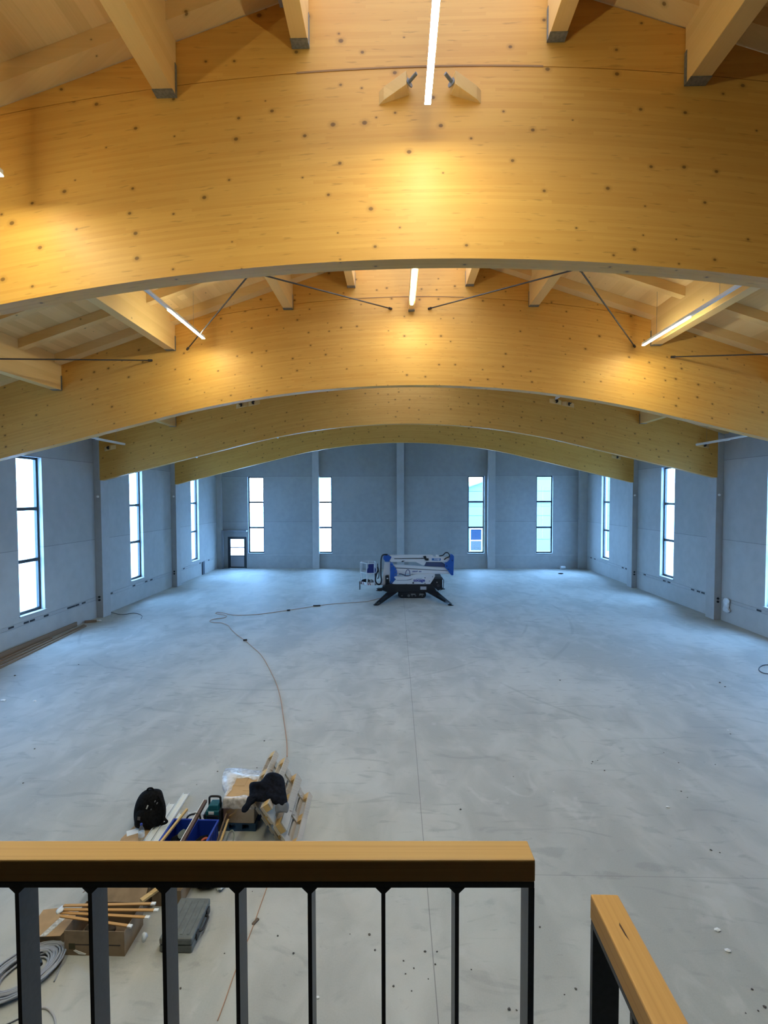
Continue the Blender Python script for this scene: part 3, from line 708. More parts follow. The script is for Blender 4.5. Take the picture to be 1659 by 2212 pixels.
poly([A(840,1070),A(900,1050),A(925,1090),A(850,1110)], 23.0, 23.0, 23.05, 'bracket_plate', M_LK)
# outriggers: hinge corners at the chassis, foot out at the corner
def outrigger(top, bot, yt, yb, foot, mir):
    mm = (lambda y: 47.0-y) if mir else (lambda y: y)
    T = [onY(*p, yt) for p in top]; Bq = [onY(*p, yb) for p in bot]; e = .065
    pts = []
    for (p, q) in ((T[0], T[1]), (Bq[0], Bq[1])):
        Y = p.y
        pts += [(p.x, mm(Y-e), p.z), (q.x, mm(Y-e), q.z), (q.x, mm(Y+e), q.z), (p.x, mm(Y+e), p.z)]
    leg = obj('outrigger', MB().hexa(pts), M_LK, lift, 'black folding outrigger leg', bevel=.012)
    # inner telescopic section with white marks and a raised rib
    c0 = (T[0]+T[1])/2; c1 = (Bq[0]+Bq[1])/2
    g = lambda f: c0.lerp(c1, f)
    rb = MB()
    a_, b_ = g(.35), g(.78); rb.bar((a_.x, mm(a_.y-.075), a_.z), (b_.x, mm(b_.y-.075), b_.z), .02, .10)
    obj('rib', rb, M_LK, leg)
    mk = MB()
    for f in (.88, .96):
        v = g(f); mk.cyl((v.x, mm(v.y-e-.008), v.z), (v.x, mm(v.y-e+.01), v.z), .022, 10)
    obj('pin', mk, M_STEEL, leg, 'bright pin heads')
    v = onY(*foot, yb)
    st = MB().cyl((c1.x, mm(c1.y), c1.z), (v.x, mm(v.y), .06), .03, 12); obj('foot_post', st, M_LK, leg)
    pad = MB().lathe([(0,0),(.135,0),(.14,.018),(.12,.035),(.05,.05),(.04,.075),(0,.08)], (v.x, mm(v.y), 0), 22); obj('foot_pad', pad, M_LK, leg, 'round black foot pad', smooth=False)
LT, LB_ = [G(520,690), G(700,672)], [G(338,858), G(412,872)]
RT, RB_ = [G(1110,680), G(1275,672)], [G(1412,852), G(1500,858)]
for mir in (False, True):
    outrigger(LT, LB_, 22.95, 21.62, G(362,890), mir)
    outrigger(RT, RB_, 22.95, 21.62, G(1477,888), mir)
# engine
poly([B_(960,790),B_(1160,785),B_(1180,850),B_(1180,1120),B_(1060,1190),B_(850,1010)], 23.1, 23.1, 23.9, 'engine', M_LK)
en = poly([B_(955,780),B_(1160,775),B_(1225,860),B_(1195,865),B_(1150,835),B_(960,835)], 23.05, 23.05, 23.95, 'engine_hood', plain('dark grey hood', (.05,.055,.06), .4))
gm = MB(); q0, q1, q2 = onY(*B_(1222,860), 23.1), onY(*B_(1208,1140), 23.1), onY(*B_(1110,1175), 23.1)
for yy in (23.1, 23.9): gm.tube([(q0.x,yy,q0.z),(q1.x,yy,q1.z),(q2.x,yy,q2.z)], .018, 8)
obj('engine_guard', gm, M_LK, lift)
v = onY(*B_(1062,1040), 23.08); obj('exhaust', MB().cyl((v.x,23.07,v.z),(v.x,23.2,v.z),.07,16), plain('brown exhaust', (.05,.04,.04), .6), lift)
v = onY(*B_(1022,940), 23.08); obj('filler_cap', MB().cyl((v.x,23.07,v.z),(v.x,23.2,v.z),.03,12), M_STEEL, lift)
# turret cover with lettering
tc_ = poly([A(1140,985),A(1250,850),A(1195,800),A(1215,772),B_(150,765),B_(230,750),B_(420,708),B_(960,690),B_(965,770),B_(820,990),B_(690,1000),B_(680,1020),B_(200,1020),B_(120,985),A(1450,1000)], 23.12, 23.12, 23.86, 'turret_cover', M_LW, bevel=0)
poly([A(1430,1000),A(1575,1000),A(1600,1080),A(1545,1080),A(1530,1050),A(1510,1080),A(1465,1080)], 23.06, 23.06, 23.12, 'bracket_plate', M_LW)
poly([A(1215,855),A(1260,870),B_(100,870),B_(200,850),B_(300,820),B_(240,865),B_(150,880),A(1280,885)], 23.115, 23.10, 23.125, 'cover_edge', plain('grey cover edge', (.22,.24,.28), .5), tc_)
bl = MB()
for (x, y, r) in ((665,803,.022), (890,768,.018), (795,902,.018), (665,970,.022), (312,955,.038)):
    v = onY(*B_(x, y), 23.12); bl.cyl((v.x,23.10,v.z),(v.x,23.13,v.z),r,12)
obj('bolt', bl, M_LK, tc_, 'black bolt heads')
def text(body, centre, width, Y, m, parent, name='lettering', label=None, shear=0, bold=.0):
    cu = bpy.data.curves.new('t', 'FONT'); cu.body = body; cu.align_x = 'CENTER'; cu.align_y = 'CENTER'; cu.offset = bold; cu.extrude = .02; cu.shear = shear
    to = bpy.data.objects.new('t', cu); COL.objects.link(to); dg = bpy.context.evaluated_depsgraph_get(); dg.update()
    me = bpy.data.meshes.new_from_object(to.evaluated_get(dg)); vs = [v.co.copy() for v in me.vertices]; fs = [tuple(p.vertices) for p in me.polygons]
    bpy.data.objects.remove(to); bpy.data.curves.remove(cu); bpy.data.meshes.remove(me)
    xs = [v.x for v in vs]; k = width/(max(xs)-min(xs)); cx = (max(xs)+min(xs))/2; ys = [v.y for v in vs]; cyy = (max(ys)+min(ys))/2
    mb = MB(); mb.v = [Vector((centre.x+(v.x-cx)*k, Y-.004+(-v.z)*.1, centre.z+(v.y-cyy)*k)) for v in vs]; mb.f = fs
    return obj(name, mb, m, parent, label)
M_BTXT = plain('blue lettering', (.02,.05,.33), .5)
text('socage', onY(*B_(492, 900), 23.12), .56, 23.108, M_BTXT, tc_, 'lettering', 'blue socage lettering', 0, .018)
mb = MB(); v0, v1 = onY(*B_(400,822), 23.12), onY(*B_(580,836), 23.12); mb.box(v0.x, v1.x, 23.113, 23.121, v1.z, v0.z)
obj('tag_line', mb, plain('pale blue line', (.30,.34,.48), .5), tc_)
# lower booms, plates
lb = poly([A(1160,412),B_(0,430),B_(1280,500),B_(1345,592),B_(0,512),A(1225,505)], 23.4, 23.4, 23.66, 'boom_section', M_LW, bevel=.02)
lb2 = poly([A(1250,522),B_(0,535),B_(1350,605),B_(1400,690),B_(930,692),B_(420,700),A(1290,690)], 23.38, 23.38, 23.68, 'boom_section', M_LW, bevel=.02)
poly([A(1215,507),B_(0,514),B_(1335,592),B_(1350,603),B_(0,533),A(1240,521)], 23.42, 23.42, 23.64, 'boom_gap', plain('dark boom gap', (.09,.10,.13), .6))
mk = MB()
for (x0, x1, y) in ((290,330,612),(335,375,610),(380,412,610),(416,450,606),(480,515,616),(520,558,614)):
    q = [onY(*B_(x, yy), 23.38) for x, yy in ((x0,y+16),(x1-8,y+16),(x1,y-16),(x0+8,y-16))]; mk.prism([(v.x, v.z) for v in q], 23.372, 23.381)
obj('model_marking', mk, plain('blue grey marking', (.06,.10,.28), .5), lb2, 'slanted blue marking')
poly([A(1080,365),A(1150,400),A(1275,590),A(1275,760),A(1130,1000),A(1072,990)], 23.3, 23.3, 23.76, 'pivot_plate', M_LB, label='blue pivot plate')
pb = MB()
for (x, y) in ((1130,455),(1222,598),(1228,690),(1125,935)):
    v = onY(*A(x,y), 23.3); pb.cyl((v.x,23.28,v.z),(v.x,23.32,v.z),.028,12)
obj('pivot_pin', pb, M_STEEL, lift)
rp = poly([B_(1415,125),B_(1500,120),B_(1532,160),B_(1512,730),B_(1450,732),B_(1275,500),B_(1270,395),B_(1410,255)], 23.3, 23.3, 23.76, 'pivot_plate', M_LB, label='blue pivot plate')
pb = MB()
for (x, y, r) in ((1478,285,.03),(1312,450,.035),(1365,548,.03),(1470,675,.02)):
    v = onY(*B_(x,y), 23.3); pb.cyl((v.x,23.28,v.z),(v.x,23.32,v.z),r,12)
obj('pivot_pin', pb, plain('dark blue pin', (.01,.03,.12), .5), rp)
ub = poly([A(1050,140),B_(895,128),B_(930,178),B_(1000,178),B_(1010,125),B_(1060,125),B_(1085,178),B_(1400,180),B_(1405,250),B_(1340,330),B_(700,335),B_(650,430),B_(590,430),B_(390,330),A(1100,332),A(1060,300),A(1115,182)], 23.38, 23.38, 23.68, 'upper_boom', M_LW, bevel=.015)
poly([B_(-250,222),B_(610,210),B_(650,238),B_(-260,240)], 23.37, 23.365, 23.381, 'slit', M_LK, ub)
poly([B_(610,160),B_(690,150),B_(715,225),B_(772,225),B_(775,290),B_(690,292),B_(635,235)], 23.33, 23.33, 23.39, 'cable_guide', M_LK, ub)
poly([A(1405,330),A(1430,295),A(1520,295),A(1450,332)], 23.37, 23.365, 23.381, 'notch', M_LK, ub)
poly([B_(650,345),B_(1180,350),B_(1260,395),B_(1270,480),B_(650,450)], 23.45, 23.45, 23.62, 'boom_cylinder', plain('blue grey cylinder', (.05,.07,.16), .5))
q0, q1 = onY(*B_(868,222), 23.38), onY(*B_(1135,287), 23.38)
lbp = obj('name_plate', MB().box(q0.x, q1.x, 23.368, 23.381, q1.z, q0.z), plain('blue name plate', (.03,.16,.42), .5), ub, 'blue name plate with white lettering')
text('socage', onY(*B_(1020, 255), 23.37), .28, 23.366, M_WHITE, ub, 'lettering', 'white lettering', 0, .02)
# jib, elbow
poly([A(905,340),A(1070,335),A(1055,960),A(930,965),A(925,1070),A(892,1078),A(820,1000),A(850,780)], 23.42, 23.42, 23.62, 'jib', M_LW, bevel=.01)
poly([A(870,150),A(990,122),A(1115,182),A(1045,322),A(930,322),A(868,240)], 23.35, 23.35, 23.70, 'elbow', M_LB, label='blue elbow casting', bevel=.02)
poly([A(928,760),A(945,735),A(1030,720),A(1045,960),A(1050,1060),A(960,1065),A(935,960)], 23.3, 23.3, 23.75, 'battery_box', M_LK, bevel=.03)
v = onY(*A(995,825), 23.3); obj('sticker', MB().box(v.x-.04, v.x+.04, 23.293, 23.301, v.z-.025, v.z+.025), M_WHITE, lift, 'small white sticker')
def pipe(pts, Y, r, m, name, fn): return obj(name, MB().tube(smooth_path([onY(*fn(*p), Y+(p[2] if len(p) > 2 else 0)) for p in [(*q,) for q in pts]] if False else [onY(*fn(p[0], p[1]), Y) for p in pts], 5), r, 10), m, lift, smooth=True)
pipe([(1000,115),(900,112),(835,150),(805,270),(800,480),(800,720),(815,860),(795,965),(735,1005),(665,955),(632,850),(665,700),(715,580),(700,480)], 23.3, .038, M_BLACK, 'hose', A)
pipe([(700,380),(705,470),(740,620),(735,760),(700,840)], 23.33, .022, M_LK, 'hose', A)
pipe([(1090,150),(1200,130),(1270,62),(1340,55),(1390,110),(1385,170),(1300,215),(1235,265)], 23.35, .028, M_BLACK, 'hose', B_)
pipe([(50,820),(75,720),(95,620),(140,565),(190,585),(218,680),(215,790)], 23.2, .018, plain('slate hose', (.06,.06,.15), .5), 'hose', B_)
pipe([(-110,690),(-50,690),(40,720),(120,745),(240,740)], 23.2, .026, plain('slate hose dark', (.05,.055,.10), .5), 'hose', B_)
# basket
zt, zm, zf = onY(*A(185,345), 23.45).z, onY(*A(185,640), 23.45).z, onY(*A(300,960), 23.3).z
plan = [(onY(*A(188,345), 23.45).x, 23.45), (onY(*A(372,380), 23.12).x, 23.12), (onY(*A(600,380), 23.12).x, 23.12), (onY(*A(650,330), 23.5).x, 23.5), (onY(*A(615,270), 23.85).x, 23.85), (onY(*A(430,265), 23.92).x, 23.92), (onY(*A(230,290), 23.8).x, 23.8)]
bk = obj('basket', MB().prism_z(plan, zf-.03, zf), plain('grey basket floor', (.10,.105,.11), .6), lift, 'round work basket with rails')
rm = MB()
for z in (zt, zm): rm.tube([(x, y, z) for x, y in plan], .022, 8, True)
obj('guard_rail', rm, M_ALU, bk)
for x, y in plan: obj('post', MB().cyl((x, y, zf), (x, y, zt), .019, 8), M_ALU, bk)
tb = MB(); n = len(plan)
for i in range(n):
    (xa, ya), (xb, yb) = plan[i], plan[(i+1) % n]; tb.bar((xa, ya, zf-.01), (xb, yb, zf-.01), .012, .14)
tb = obj('toe_board', tb, M_ALU, bk)
st = MB(); sw = MB()
for i, f0 in ((0,.12),(0,.40),(1,.10),(1,.34)):
    (xa, ya), (xb, yb) = plan[i], plan[i+1]; P0 = Vector((xa, ya-.010, 0)); P1 = Vector((xb, yb-.010, 0)); D = P1-P0
    for (f, mbx) in ((f0, st), (f0+.13, sw)):
        a_, b_ = P0+D*f, P0+D*(f+.10); s_ = D*.10; o2 = Vector((0,-.004,0))
        q = [Vector((a_.x,a_.y,zf+.055)), Vector((b_.x,b_.y,zf+.055)), Vector((b_.x,b_.y,zf-.075))+s_, Vector((a_.x,a_.y,zf-.075))+s_]
        mbx.hexa([*q, *[w+o2 for w in q]])
obj('hazard_stripe', st, plain('dark red stripe', (.16,.03,.05), .5), tb); obj('hazard_stripe', sw, M_WHITE, tb)
poly([A(415,412),A(590,402),A(600,500),A(650,560),A(632,662),A(380,668),A(385,560),A(420,510)], 23.10, 23.14, 23.34, 'control_box', M_NAVY, bk, 'navy blue control cover', bevel=.025)
v = onY(*A(405,740), 23.3); obj('control_stand', MB().cyl((v.x,23.3,zf),(v.x,23.3,zm+.1),.018,8), M_ALU, bk)
v = onY(*A(340,880), 23.5); obj('tool_bag', MB().lump((v.x,23.5,zf+.08), (.22,.16,.09), 2, .3, 2.0, 3), M_CLOTH, bk)
v = onY(*A(520,890), 23.4); obj('grey_bundle', MB().lump((v.x,23.4,zf+.085), (.10,.10,.09), 2, .3, 2.0, 5), plain('grey bundle', (.2,.21,.2), .8), bk)
q0, q1 = onY(*A(150,905), 23.45), onY(*A(185,1150), 23.45); obj('step', MB().box(q0.x, q1.x, 23.35, 23.6, q1.z, q0.z), M_STEEL, bk, bevel=.008)
obj('step_bracket', MB().box(q1.x-.01, plan[0][0]+.05, 23.42, 23.5, zf-.06, zf-.03), M_STEEL, bk)
q0, q1 = onY(*A(600,1040), 23.45), onY(*A(850,1010), 23.45); obj('basket_arm', MB().box(q0.x, q1.x, 23.44, 23.58, zf-.13, zf-.04), M_LW, lift, bevel=.01)
obj('basket_mount', MB().box(q0.x, q0.x+.10, 23.44, 23.58, zf-.14, zf+.45), M_LK, lift, bevel=.01)
q0, q1 = onY(*B_(525,1065), 23.05), onY(*B_(705,1157), 23.05)
pt = obj('type_plate', MB().box(q0.x, q1.x, 23.038, 23.051, q1.z, q0.z), plain('pale type plate', (.42,.42,.43), .5), lift, 'pale rectangular type plate', bevel=.004)

# ------------------------------------------------------------------ cables on the floor
def cable(name, pts, r, m, label, closed=False, cat='cable', n=6, z=None, group=None):
    mb = MB().tube(smooth_path([Vector((p.x, p.y, (r if z is None else z)+random.uniform(0, .002))) for p in pts], n, closed), r, 8, closed)
    return tag(obj(name, mb, m, smooth=True), label, cat, group)
cable('extension_cord', [onZ(*p) for p in ((620,1636),(619,1600),(612,1550),(606,1510),(597,1478),(583,1448),(565,1417),(545,1398),(529,1384),(512,1372),(499,1360),(493,1352),(478,1346),(461,1345),(453,1342),(462,1338),(484,1335),(489,1331),(480,1328),(466,1326),(470,1323),(485,1325),(503,1329),(535,1329),(570,1326),(620,1319),(660,1313),(700,1307),(745,1303),(790,1300),(822,1292),(842,1283))], .010, M_ORANGE, 'long orange cord snaking across the floor to the boom lift')
cable('extension_cord', [onZ(*p) for p in ((470,2206),(487,2160),(505,2108),(528,2050),(548,1998),(565,1950),(578,1912),(588,1870),(597,1830))], .0055, M_ORANGE, 'orange cord on the floor behind the balusters, running up to the pallets')
for p, l, sx in (((529,1385), 'black plug connection lying on the orange cord nearer the viewer', .06), ((684,1310), 'black coupling on the orange cord left of the boom lift', .16), ((623,1320), 'small dark plug on the orange cord far left of the lift', .06)):
    v = onZ(*p); tag(obj('cord_coupling', MB().cyl((v.x-sx, v.y, .032), (v.x+sx, v.y+.05, .032), .032, 10), M_BLACK), l, 'plug', 'couplings on the orange cord')
v = onZ(552, 1992); tag(obj('wood_chip', MB().cbox((v.x, v.y, .008), (.035,.09,.016), Matrix.Rotation(-.5, 3, 'Z')), plain('brown chip', (.13,.09,.06), .8), bevel=.003), 'brown wood chip lying beside the orange cord behind the balusters', 'chip')
cable('thin_cable', [onZ(*p) for p in ((236,1322),(262,1328),(290,1325),(306,1330),(305,1337))], .011, M_CABLED, 'thin dark cable lying on the floor behind the left column')
cable('thin_cable', [onZ(*p) for p in ((1668,1438),(1652,1437),(1641,1442),(1640,1449),(1650,1455),(1668,1457))], .012, M_CABLED, 'dark cable loop on the floor cut by the right edge')

# grey cable coil at lower left
cc = onZ(52, 2108); coil = thing('cable_coil', 'coil of grey cable lying on the floor behind the leftmost balusters', 'cable coil', (cc.x, cc.y, 0))
mb = MB(); random.seed(11)
path = []
TURNS = 22
for k in range(TURNS*20):
    a = 2*PI*k/20; f = k/(TURNS*20)
    R0 = .285 + .055*math.sin(k/20*2.4) + .03*math.sin(k*.11)
    q = Vector((math.cos(a)*R0*1.02, math.sin(a)*R0*.92, 0)); 
    path.append(Vector((cc.x + q.x*math.cos(.9)-q.y*math.sin(.9)*.82 + .015*math.sin(k*.23), cc.y + q.x*math.sin(.9)+q.y*math.cos(.9)*.82, .011 + .055*abs(math.sin(k/20*1.3+.4)) + .006*math.sin(k*.5))))
obj('winding', MB().tube(path, .0095, 7), M_CABLE, coil, smooth=True)
tl = [onZ(*p) for p in ((104,2060),(116,2054),(127,2060),(132,2080),(126,2100),(117,2122))]
obj('loose_end', MB().tube(smooth_path([Vector((p.x,p.y,.010)) for p in tl], 6), .008, 7), M_CABLE, coil, smooth=True)
tl = [onZ(*p) for p in ((-20,2130),(2,2104),(28,2074),(60,2062))]
obj('loose_end', MB().tube(smooth_path([Vector((p.x,p.y,.03)) for p in tl], 6), .006, 7), M_CABLED, coil, smooth=True)
v = cc + Vector((.10, .09, .075)); obj('plug', MB().cyl(v, v+Vector((.05,-.05,.01)), .018, 10), M_BLACK, coil, 'small black plug')
cable('thin_cable', [onZ(*p) for p in ((60,2184),(82,2180),(100,2180),(112,2190),(119,2205),(121,2235))], .009, plain('pale grey cable', (.42,.41,.42), .5), 'pale cable end on the floor below the grey coil')
cable('thin_cable', [onZ(*p) for p in ((-5,2222),(20,2212),(45,2200))], .006, M_CABLED, 'thin dark cable on the floor left of the pale cable end')

# ------------------------------------------------------------------ timber planks on the left
def plank(a, b, w, h, z, label, tilt=0):
    a = Vector((*a, z+h/2)); b = Vector((*b, z+h/2))
    mb = MB().bar(a, b, w, h)
    return tag(obj('timber_plank', mb, M_PLANK, bevel=.006), label, 'plank', 'timber planks along the left wall')
plank((-11.48,12.6), (-11.97,17.85), .08, .05, 0, 'weathered timber plank nearest the middle of the floor, along the left wall')
plank((-11.75,13.15), (-12.12,18.0), .08, .05, 0, 'weathered timber plank in the middle of the row along the left wall')
plank((-11.97,13.15), (-12.18,16.3), .08, .06, 0, 'shorter timber plank along the left wall, behind two longer ones')
plank((-12.20,13.15), (-12.355,17.9), .04, .17, 0, 'timber plank on edge, closest to the left wall')
plank((-12.34,18.34), (-11.96,18.50), .11, .09, 0, 'short timber offcut crosswise before the left column foot')
v = Vector((-11.93, 18.62, 0)); tag(obj('paper_scrap', MB().lump((v.x, v.y, .03), (.09,.06,.03), 2, .4, 2, 4), M_PAPER), 'crumpled white scrap at the end of the timber planks', 'scrap')

# white bag on the right wall
bp = [onX(x, y, XR-.06) for x, y in ((1563,1294),(1570,1292),(1576,1297),(1575,1306),(1574,1316),(1577,1321),(1570,1323),(1562,1318),(1563,1308))]
tag(obj('plastic_bag', MB().puff([(v.y, v.z) for v in bp], .05, lambda a, b, w: (XR-.062+w*.9, a, b), .035, 6, 2), M_BAG, smooth=True), 'crumpled white plastic bag hanging on the right wall trunking', 'bag')
v = onZ(1211, 1227.5); tag(obj('paper_roll', MB().cyl((v.x-.16, v.y-.4, .11), (v.x+.16, v.y-.4, .11), .11, 16), M_BAG), 'white roll lying on the floor near the far right corner', 'roll')
v = onZ(1211, 1240); tag(obj('rag', MB().lump((v.x, v.y, .03), (.16,.10,.035), 2, .5, 2, 8), M_CLOTH), 'small dark rag on the floor before the white roll', 'rag')
v = onZ(1242, 1240)

# ------------------------------------------------------------------ crumbs on the floor
cr = MB()
for k, (x, y, s) in enumerate(((995,1749,1.2),(1280,1646,1.1),(1278,1650,.8),(1291,1643,.6),(1306,1665,1.0),(1109,1678,.7),(1578,1586,.9),(1434,1626,.6),(1466,1648,.8),(1472,1710,.9),(1485,1723,.7),(1545,1652,.7),(1536,1837,1.3),(1555,1842,.8),(600,2022,1),(634,2060,1.2),(798,2020,1.4),(756,2018,.6),(810,2053,1.2),(918,2056,1.3),(944,2056,.9),(872,2076,.9),(894,2092,.8),(940,2084,1.0),(876,2104,.7),(850,2131,1.1),(925,2115,.7),(889,2141,.8),(1100,2181,1.5),(1116,2183,1.0),(1018,2095,.8),(1166,2003,1.1),(1244,2137,1.3),(1219,2149,.8),(1625,2138,1.2),(1652,2176,1.6),(1638,2184,.9),(1611,2189,.8),(32,1460,1.6),(75,1618,1),(50,1692,1),(470,1667,1),(575,1655,1),(555,1659,.8),(571,1601,1),(425,1695,.6),(1210,1470,1.2),(1555,1475,1.4),(1566,1484,1.2),(170,1436,1),(545,1926,.6),(390,2136,1.2),(485,2060,.8),(640,1770,.6))):
    v = onZ(x, y); r = .011*s*(v.y/7)**.6; cr.lump((v.x, v.y, r*.5), (r*1.3, r*1.1, r*.6), 1, .5, 1.7, k)
tag(obj('debris_crumbs', cr, plain('dark crumbs', (.10,.09,.08), .9)), 'scattered dark crumbs of dirt on the concrete floor', 'debris', None, 'stuff')
cw = MB()
for k, (x, y, s) in enumerate(((7,1514,2.4),(75,1515,1.6),(1443,1744,1.5),(1550,2010,2.0),(1572,2055,2.0),(1196,1711,.6),(686,2156,1.4),(590,1516,.8),(1572,1578,.9),(1469,1663,.9))):
    v = onZ(x, y); r = .014*s*(v.y/7)**.6; cw.lump((v.x, v.y, r*.4), (r*1.6, r*1.0, r*.5), 1, .5, 1.7, k+70)
tag(obj('paper_bits', cw, M_PAPER), 'scattered white bits of paper and plaster on the floor', 'debris', None, 'stuff')

# ------------------------------------------------------------------ pallets leaning against the carton
def pallet(m4, label, mats=(M_PALLET, M_PALLETY), group='leaning wooden pallets'):
    """1.2 x 0.8 m pallet: local x along the runners, y across, z up to the deck"""
    o0 = m4 @ Vector((.6,.4,0))
    t = thing('wooden_pallet', label, 'pallet', tuple(o0), 0, group)
    def part(name, b, m): obj(name, b.xf(m4), m, t, bevel=.004)
    for y0, w in ((0,.145),(.18,.10),(.3275,.145),(.52,.10),(.655,.145)): part('deck_board', MB().box(0,1.2,y0,y0+w,.122,.144), mats[0])
    for x0 in (0,.5275,1.055): part('cross_board', MB().box(x0,x0+.145,0,.8,.10,.122), mats[0])
    for x0 in (0,.5275,1.055):
        for y0, w in ((0,.10),(.3275,.145),(.70,.10)): part('block', MB().box(x0,x0+.145,y0,y0+w,.022,.10), mats[1])
    for y0, w in ((0,.10),(.3275,.145),(.70,.10)): part('runner', MB().box(0,1.2,y0,y0+w,0,.022), mats[0])
    return t
def lean(y_far, x_base, z_base, ang):
    # runner side faces right and up; board length along -Y (towards the viewer)
    ex = Vector((0.02,-1,0)).normalized(); ey = Vector((-math.cos(ang),0,math.sin(ang))); ez = ex.cross(ey).normalized()
    if ez.x > 0: ez = -ez
    return Matrix((( ex.x, ey.x, ez.x, x_base), (ex.y, ey.y, ez.y, y_far), (ex.z, ey.z, ez.z, z_base), (0,0,0,1)))
ANG = math.radians(57)
pallet(lean(7.70, -1.385, 0.004, ANG), 'outer grey wooden pallet standing on edge, leaning left on the other pallet')
nx, nz = -math.sin(ANG), -math.cos(ANG)
off = .150
pallet(lean(7.90, -1.385+nx*off-.10, .004, ANG), 'inner wooden pallet under the dark jacket, leaning against the wrapped carton')

# blue pallet and wrapped carton
bx0, bx1, by0, by1 = -2.58, -2.115, 6.86, 7.40
bp_ = thing('blue_pallet', 'small dark blue pallet under the film wrapped carton', 'pallet', ((bx0+bx1)/2, (by0+by1)/2, 0))
for y in (by0, (by0+by1)/2-.04, by1-.09):
    obj('runner', MB().box(bx0-.02, bx1+.02, y, y+.09, 0, .02), M_BLUEP, bp_)
    for x in (bx0-.02, (bx0+bx1)/2-.05, bx1-.08): obj('block', MB().box(x, x+.10, y, y+.09, .02, .10), M_BLUEP, bp_)
for k in range(5):
    y = by0 + k*(by1-by0-.09)/4; obj('deck_board', MB().box(bx0-.02, bx1+.02, y, y+.09, .10, .12), M_BLUEP, bp_)
ct = thing('wrapped_carton', 'cardboard carton wrapped in white stretch film beside the leaning pallets', 'carton', ((bx0+bx1)/2, (by0+by1)/2, .12))
zc0, zc1 = .121, .49
M_CARDTOP = plain('tan carton cardboard', (.50,.32,.15), .8, 0, .06, 5)
obj('carton', MB().box(bx0, bx1, by0, by1, zc0, zc1), M_CARDTOP, ct, bevel=.008)
M_FLAP = plain('carton flap', (.47,.30,.14), .8)
obj('top_flap', MB().box(bx0+.02, bx0+.22, by1-.22, by1-.02, zc1, zc1+.004), M_FLAP, ct)
obj('flap_seam', MB().box(bx0+.23, bx1-.01, by0+.2, by0+.206, zc1, zc1+.003), M_FLAP, ct)
# white film: a loose crumpled collar round the upper edges, and a tight clear wrap below it
fm = MB(); n = 120; rows = [(.76,.010),(.90,.016),(1.0,.020),(1.03,-.005),(1.05,-.05),(1.05,-.10),(1.03,-.14)]
cxm, cym = (bx0+bx1)/2, (by0+by1)/2; hw, hd = (bx1-bx0)/2, (by1-by0)/2
for r_i, (k, dz) in enumerate(rows):
    for i in range(n):
        a = 2*PI*i/n; u, v_ = math.cos(a), math.sin(a); s = 1/max(abs(u), abs(v_)); s = s*.94+.06
        nz_ = noise.noise(Vector((u*2.2+5, v_*2.2, r_i*.5)))
        kk = k
        if r_i == 0: kk = .80 + .22*noise.noise(Vector((u*1.6, v_*1.6, 9))) + (.06 if v_ < -.4 else 0)
        out = .025*abs(nz_) + .20*max(0, v_)*(r_i in (3,4,5)) + .15*max(0, -u)*max(0,v_+.3)*(r_i in (3,4,5))
        fm.v.append(Vector((cxm+u*s*(hw*kk+out), cym+v_*s*(hd*kk+out), zc1+dz+.012*nz_*(r_i > 1)+.012*max(0, nz_)*(r_i < 2))))
for r_i in range(len(rows)-1):
    for i in range(n): a = r_i*n+i; b = r_i*n+(i+1) % n; fm.f.append((a, b, b+n, a+n))
obj('film_collar', fm, M_FILM, ct, 'loose white film collar', smooth=True)
wr = MB(); e = .006; zz = [zc0+.01+k*(zc1-.13-zc0)/9 for k in range(10)]
for k, z in enumerate(zz):
    for i in range(n):
        a = 2*PI*i/n; u, v_ = math.cos(a), math.sin(a); s = 1/max(abs(u), abs(v_)); b_ = .005*noise.noise(Vector((u*2, v_*2, k*1.3)))
        wr.v.append(Vector((cxm+u*s*(hw+e+b_), cym+v_*s*(hd+e+b_), z)))
for k in range(9):
    for i in range(n): a = k*n+i; b = k*n+(i+1) % n; wr.f.append((a, b, b+n, a+n))
obj('film_wrap', wr, glass_mat('clear stretch film', (.80,.76,.72), .30, .16), ct, 'tight clear film', smooth=True)

# dark jacket thrown over the pallets
random.seed(5)
jk = thing('jacket', 'dark navy jacket thrown over the leaning pallets, one sleeve hanging left', 'jacket', tuple(onY(585, 1715, 6.9)))
def jf(a, b, w):      # cloth lying along the top edges of the pallets
    q = onY(a, b, 7.10-(b-1670)*.0072); return (q.x, q.y-.035-w*.55, q.z+.035+w*.8)
def zp(x, y): return (440+x/6.38, 1620+y/6.38)
body = [zp(*p) for p in ((650,470),(790,445),(885,340),(985,322),(1085,365),(1125,450),(1140,580),(1160,720),(1120,790),(1010,770),(900,720),(800,725),(720,720),(640,720),(640,600))]
sleeve = [zp(*p) for p in ((640,660),(760,600),(830,640),(760,700),(690,750),(640,830),(600,872),(555,862),(560,810),(610,750))]
M_LINING = plain('grey jacket lining', (.10,.11,.13), .8)
obj('body', MB().puff(body, .07, jf, .075, .055, 1), M_JACKET, jk, smooth=True)
obj('sleeve', MB().puff(sleeve, .05, lambda a, b, w: Vector(jf(a, b, w)) + Vector((-.01,-.03,.02)), .03, .09, 4), M_JACKET, jk, smooth=True)
hem = [zp(*p) for p in ((1000,760),(1060,700),(1110,640),(1180,740),(1165,850),(1110,850),(1010,855),(990,800))]
obj('hem', MB().puff(hem, .04, lambda a, b, w: Vector(jf(a, b, w)) + Vector((0,0,-.02)), .03, .09, 6), M_LINING, jk, 'grey jacket lining', smooth=True)

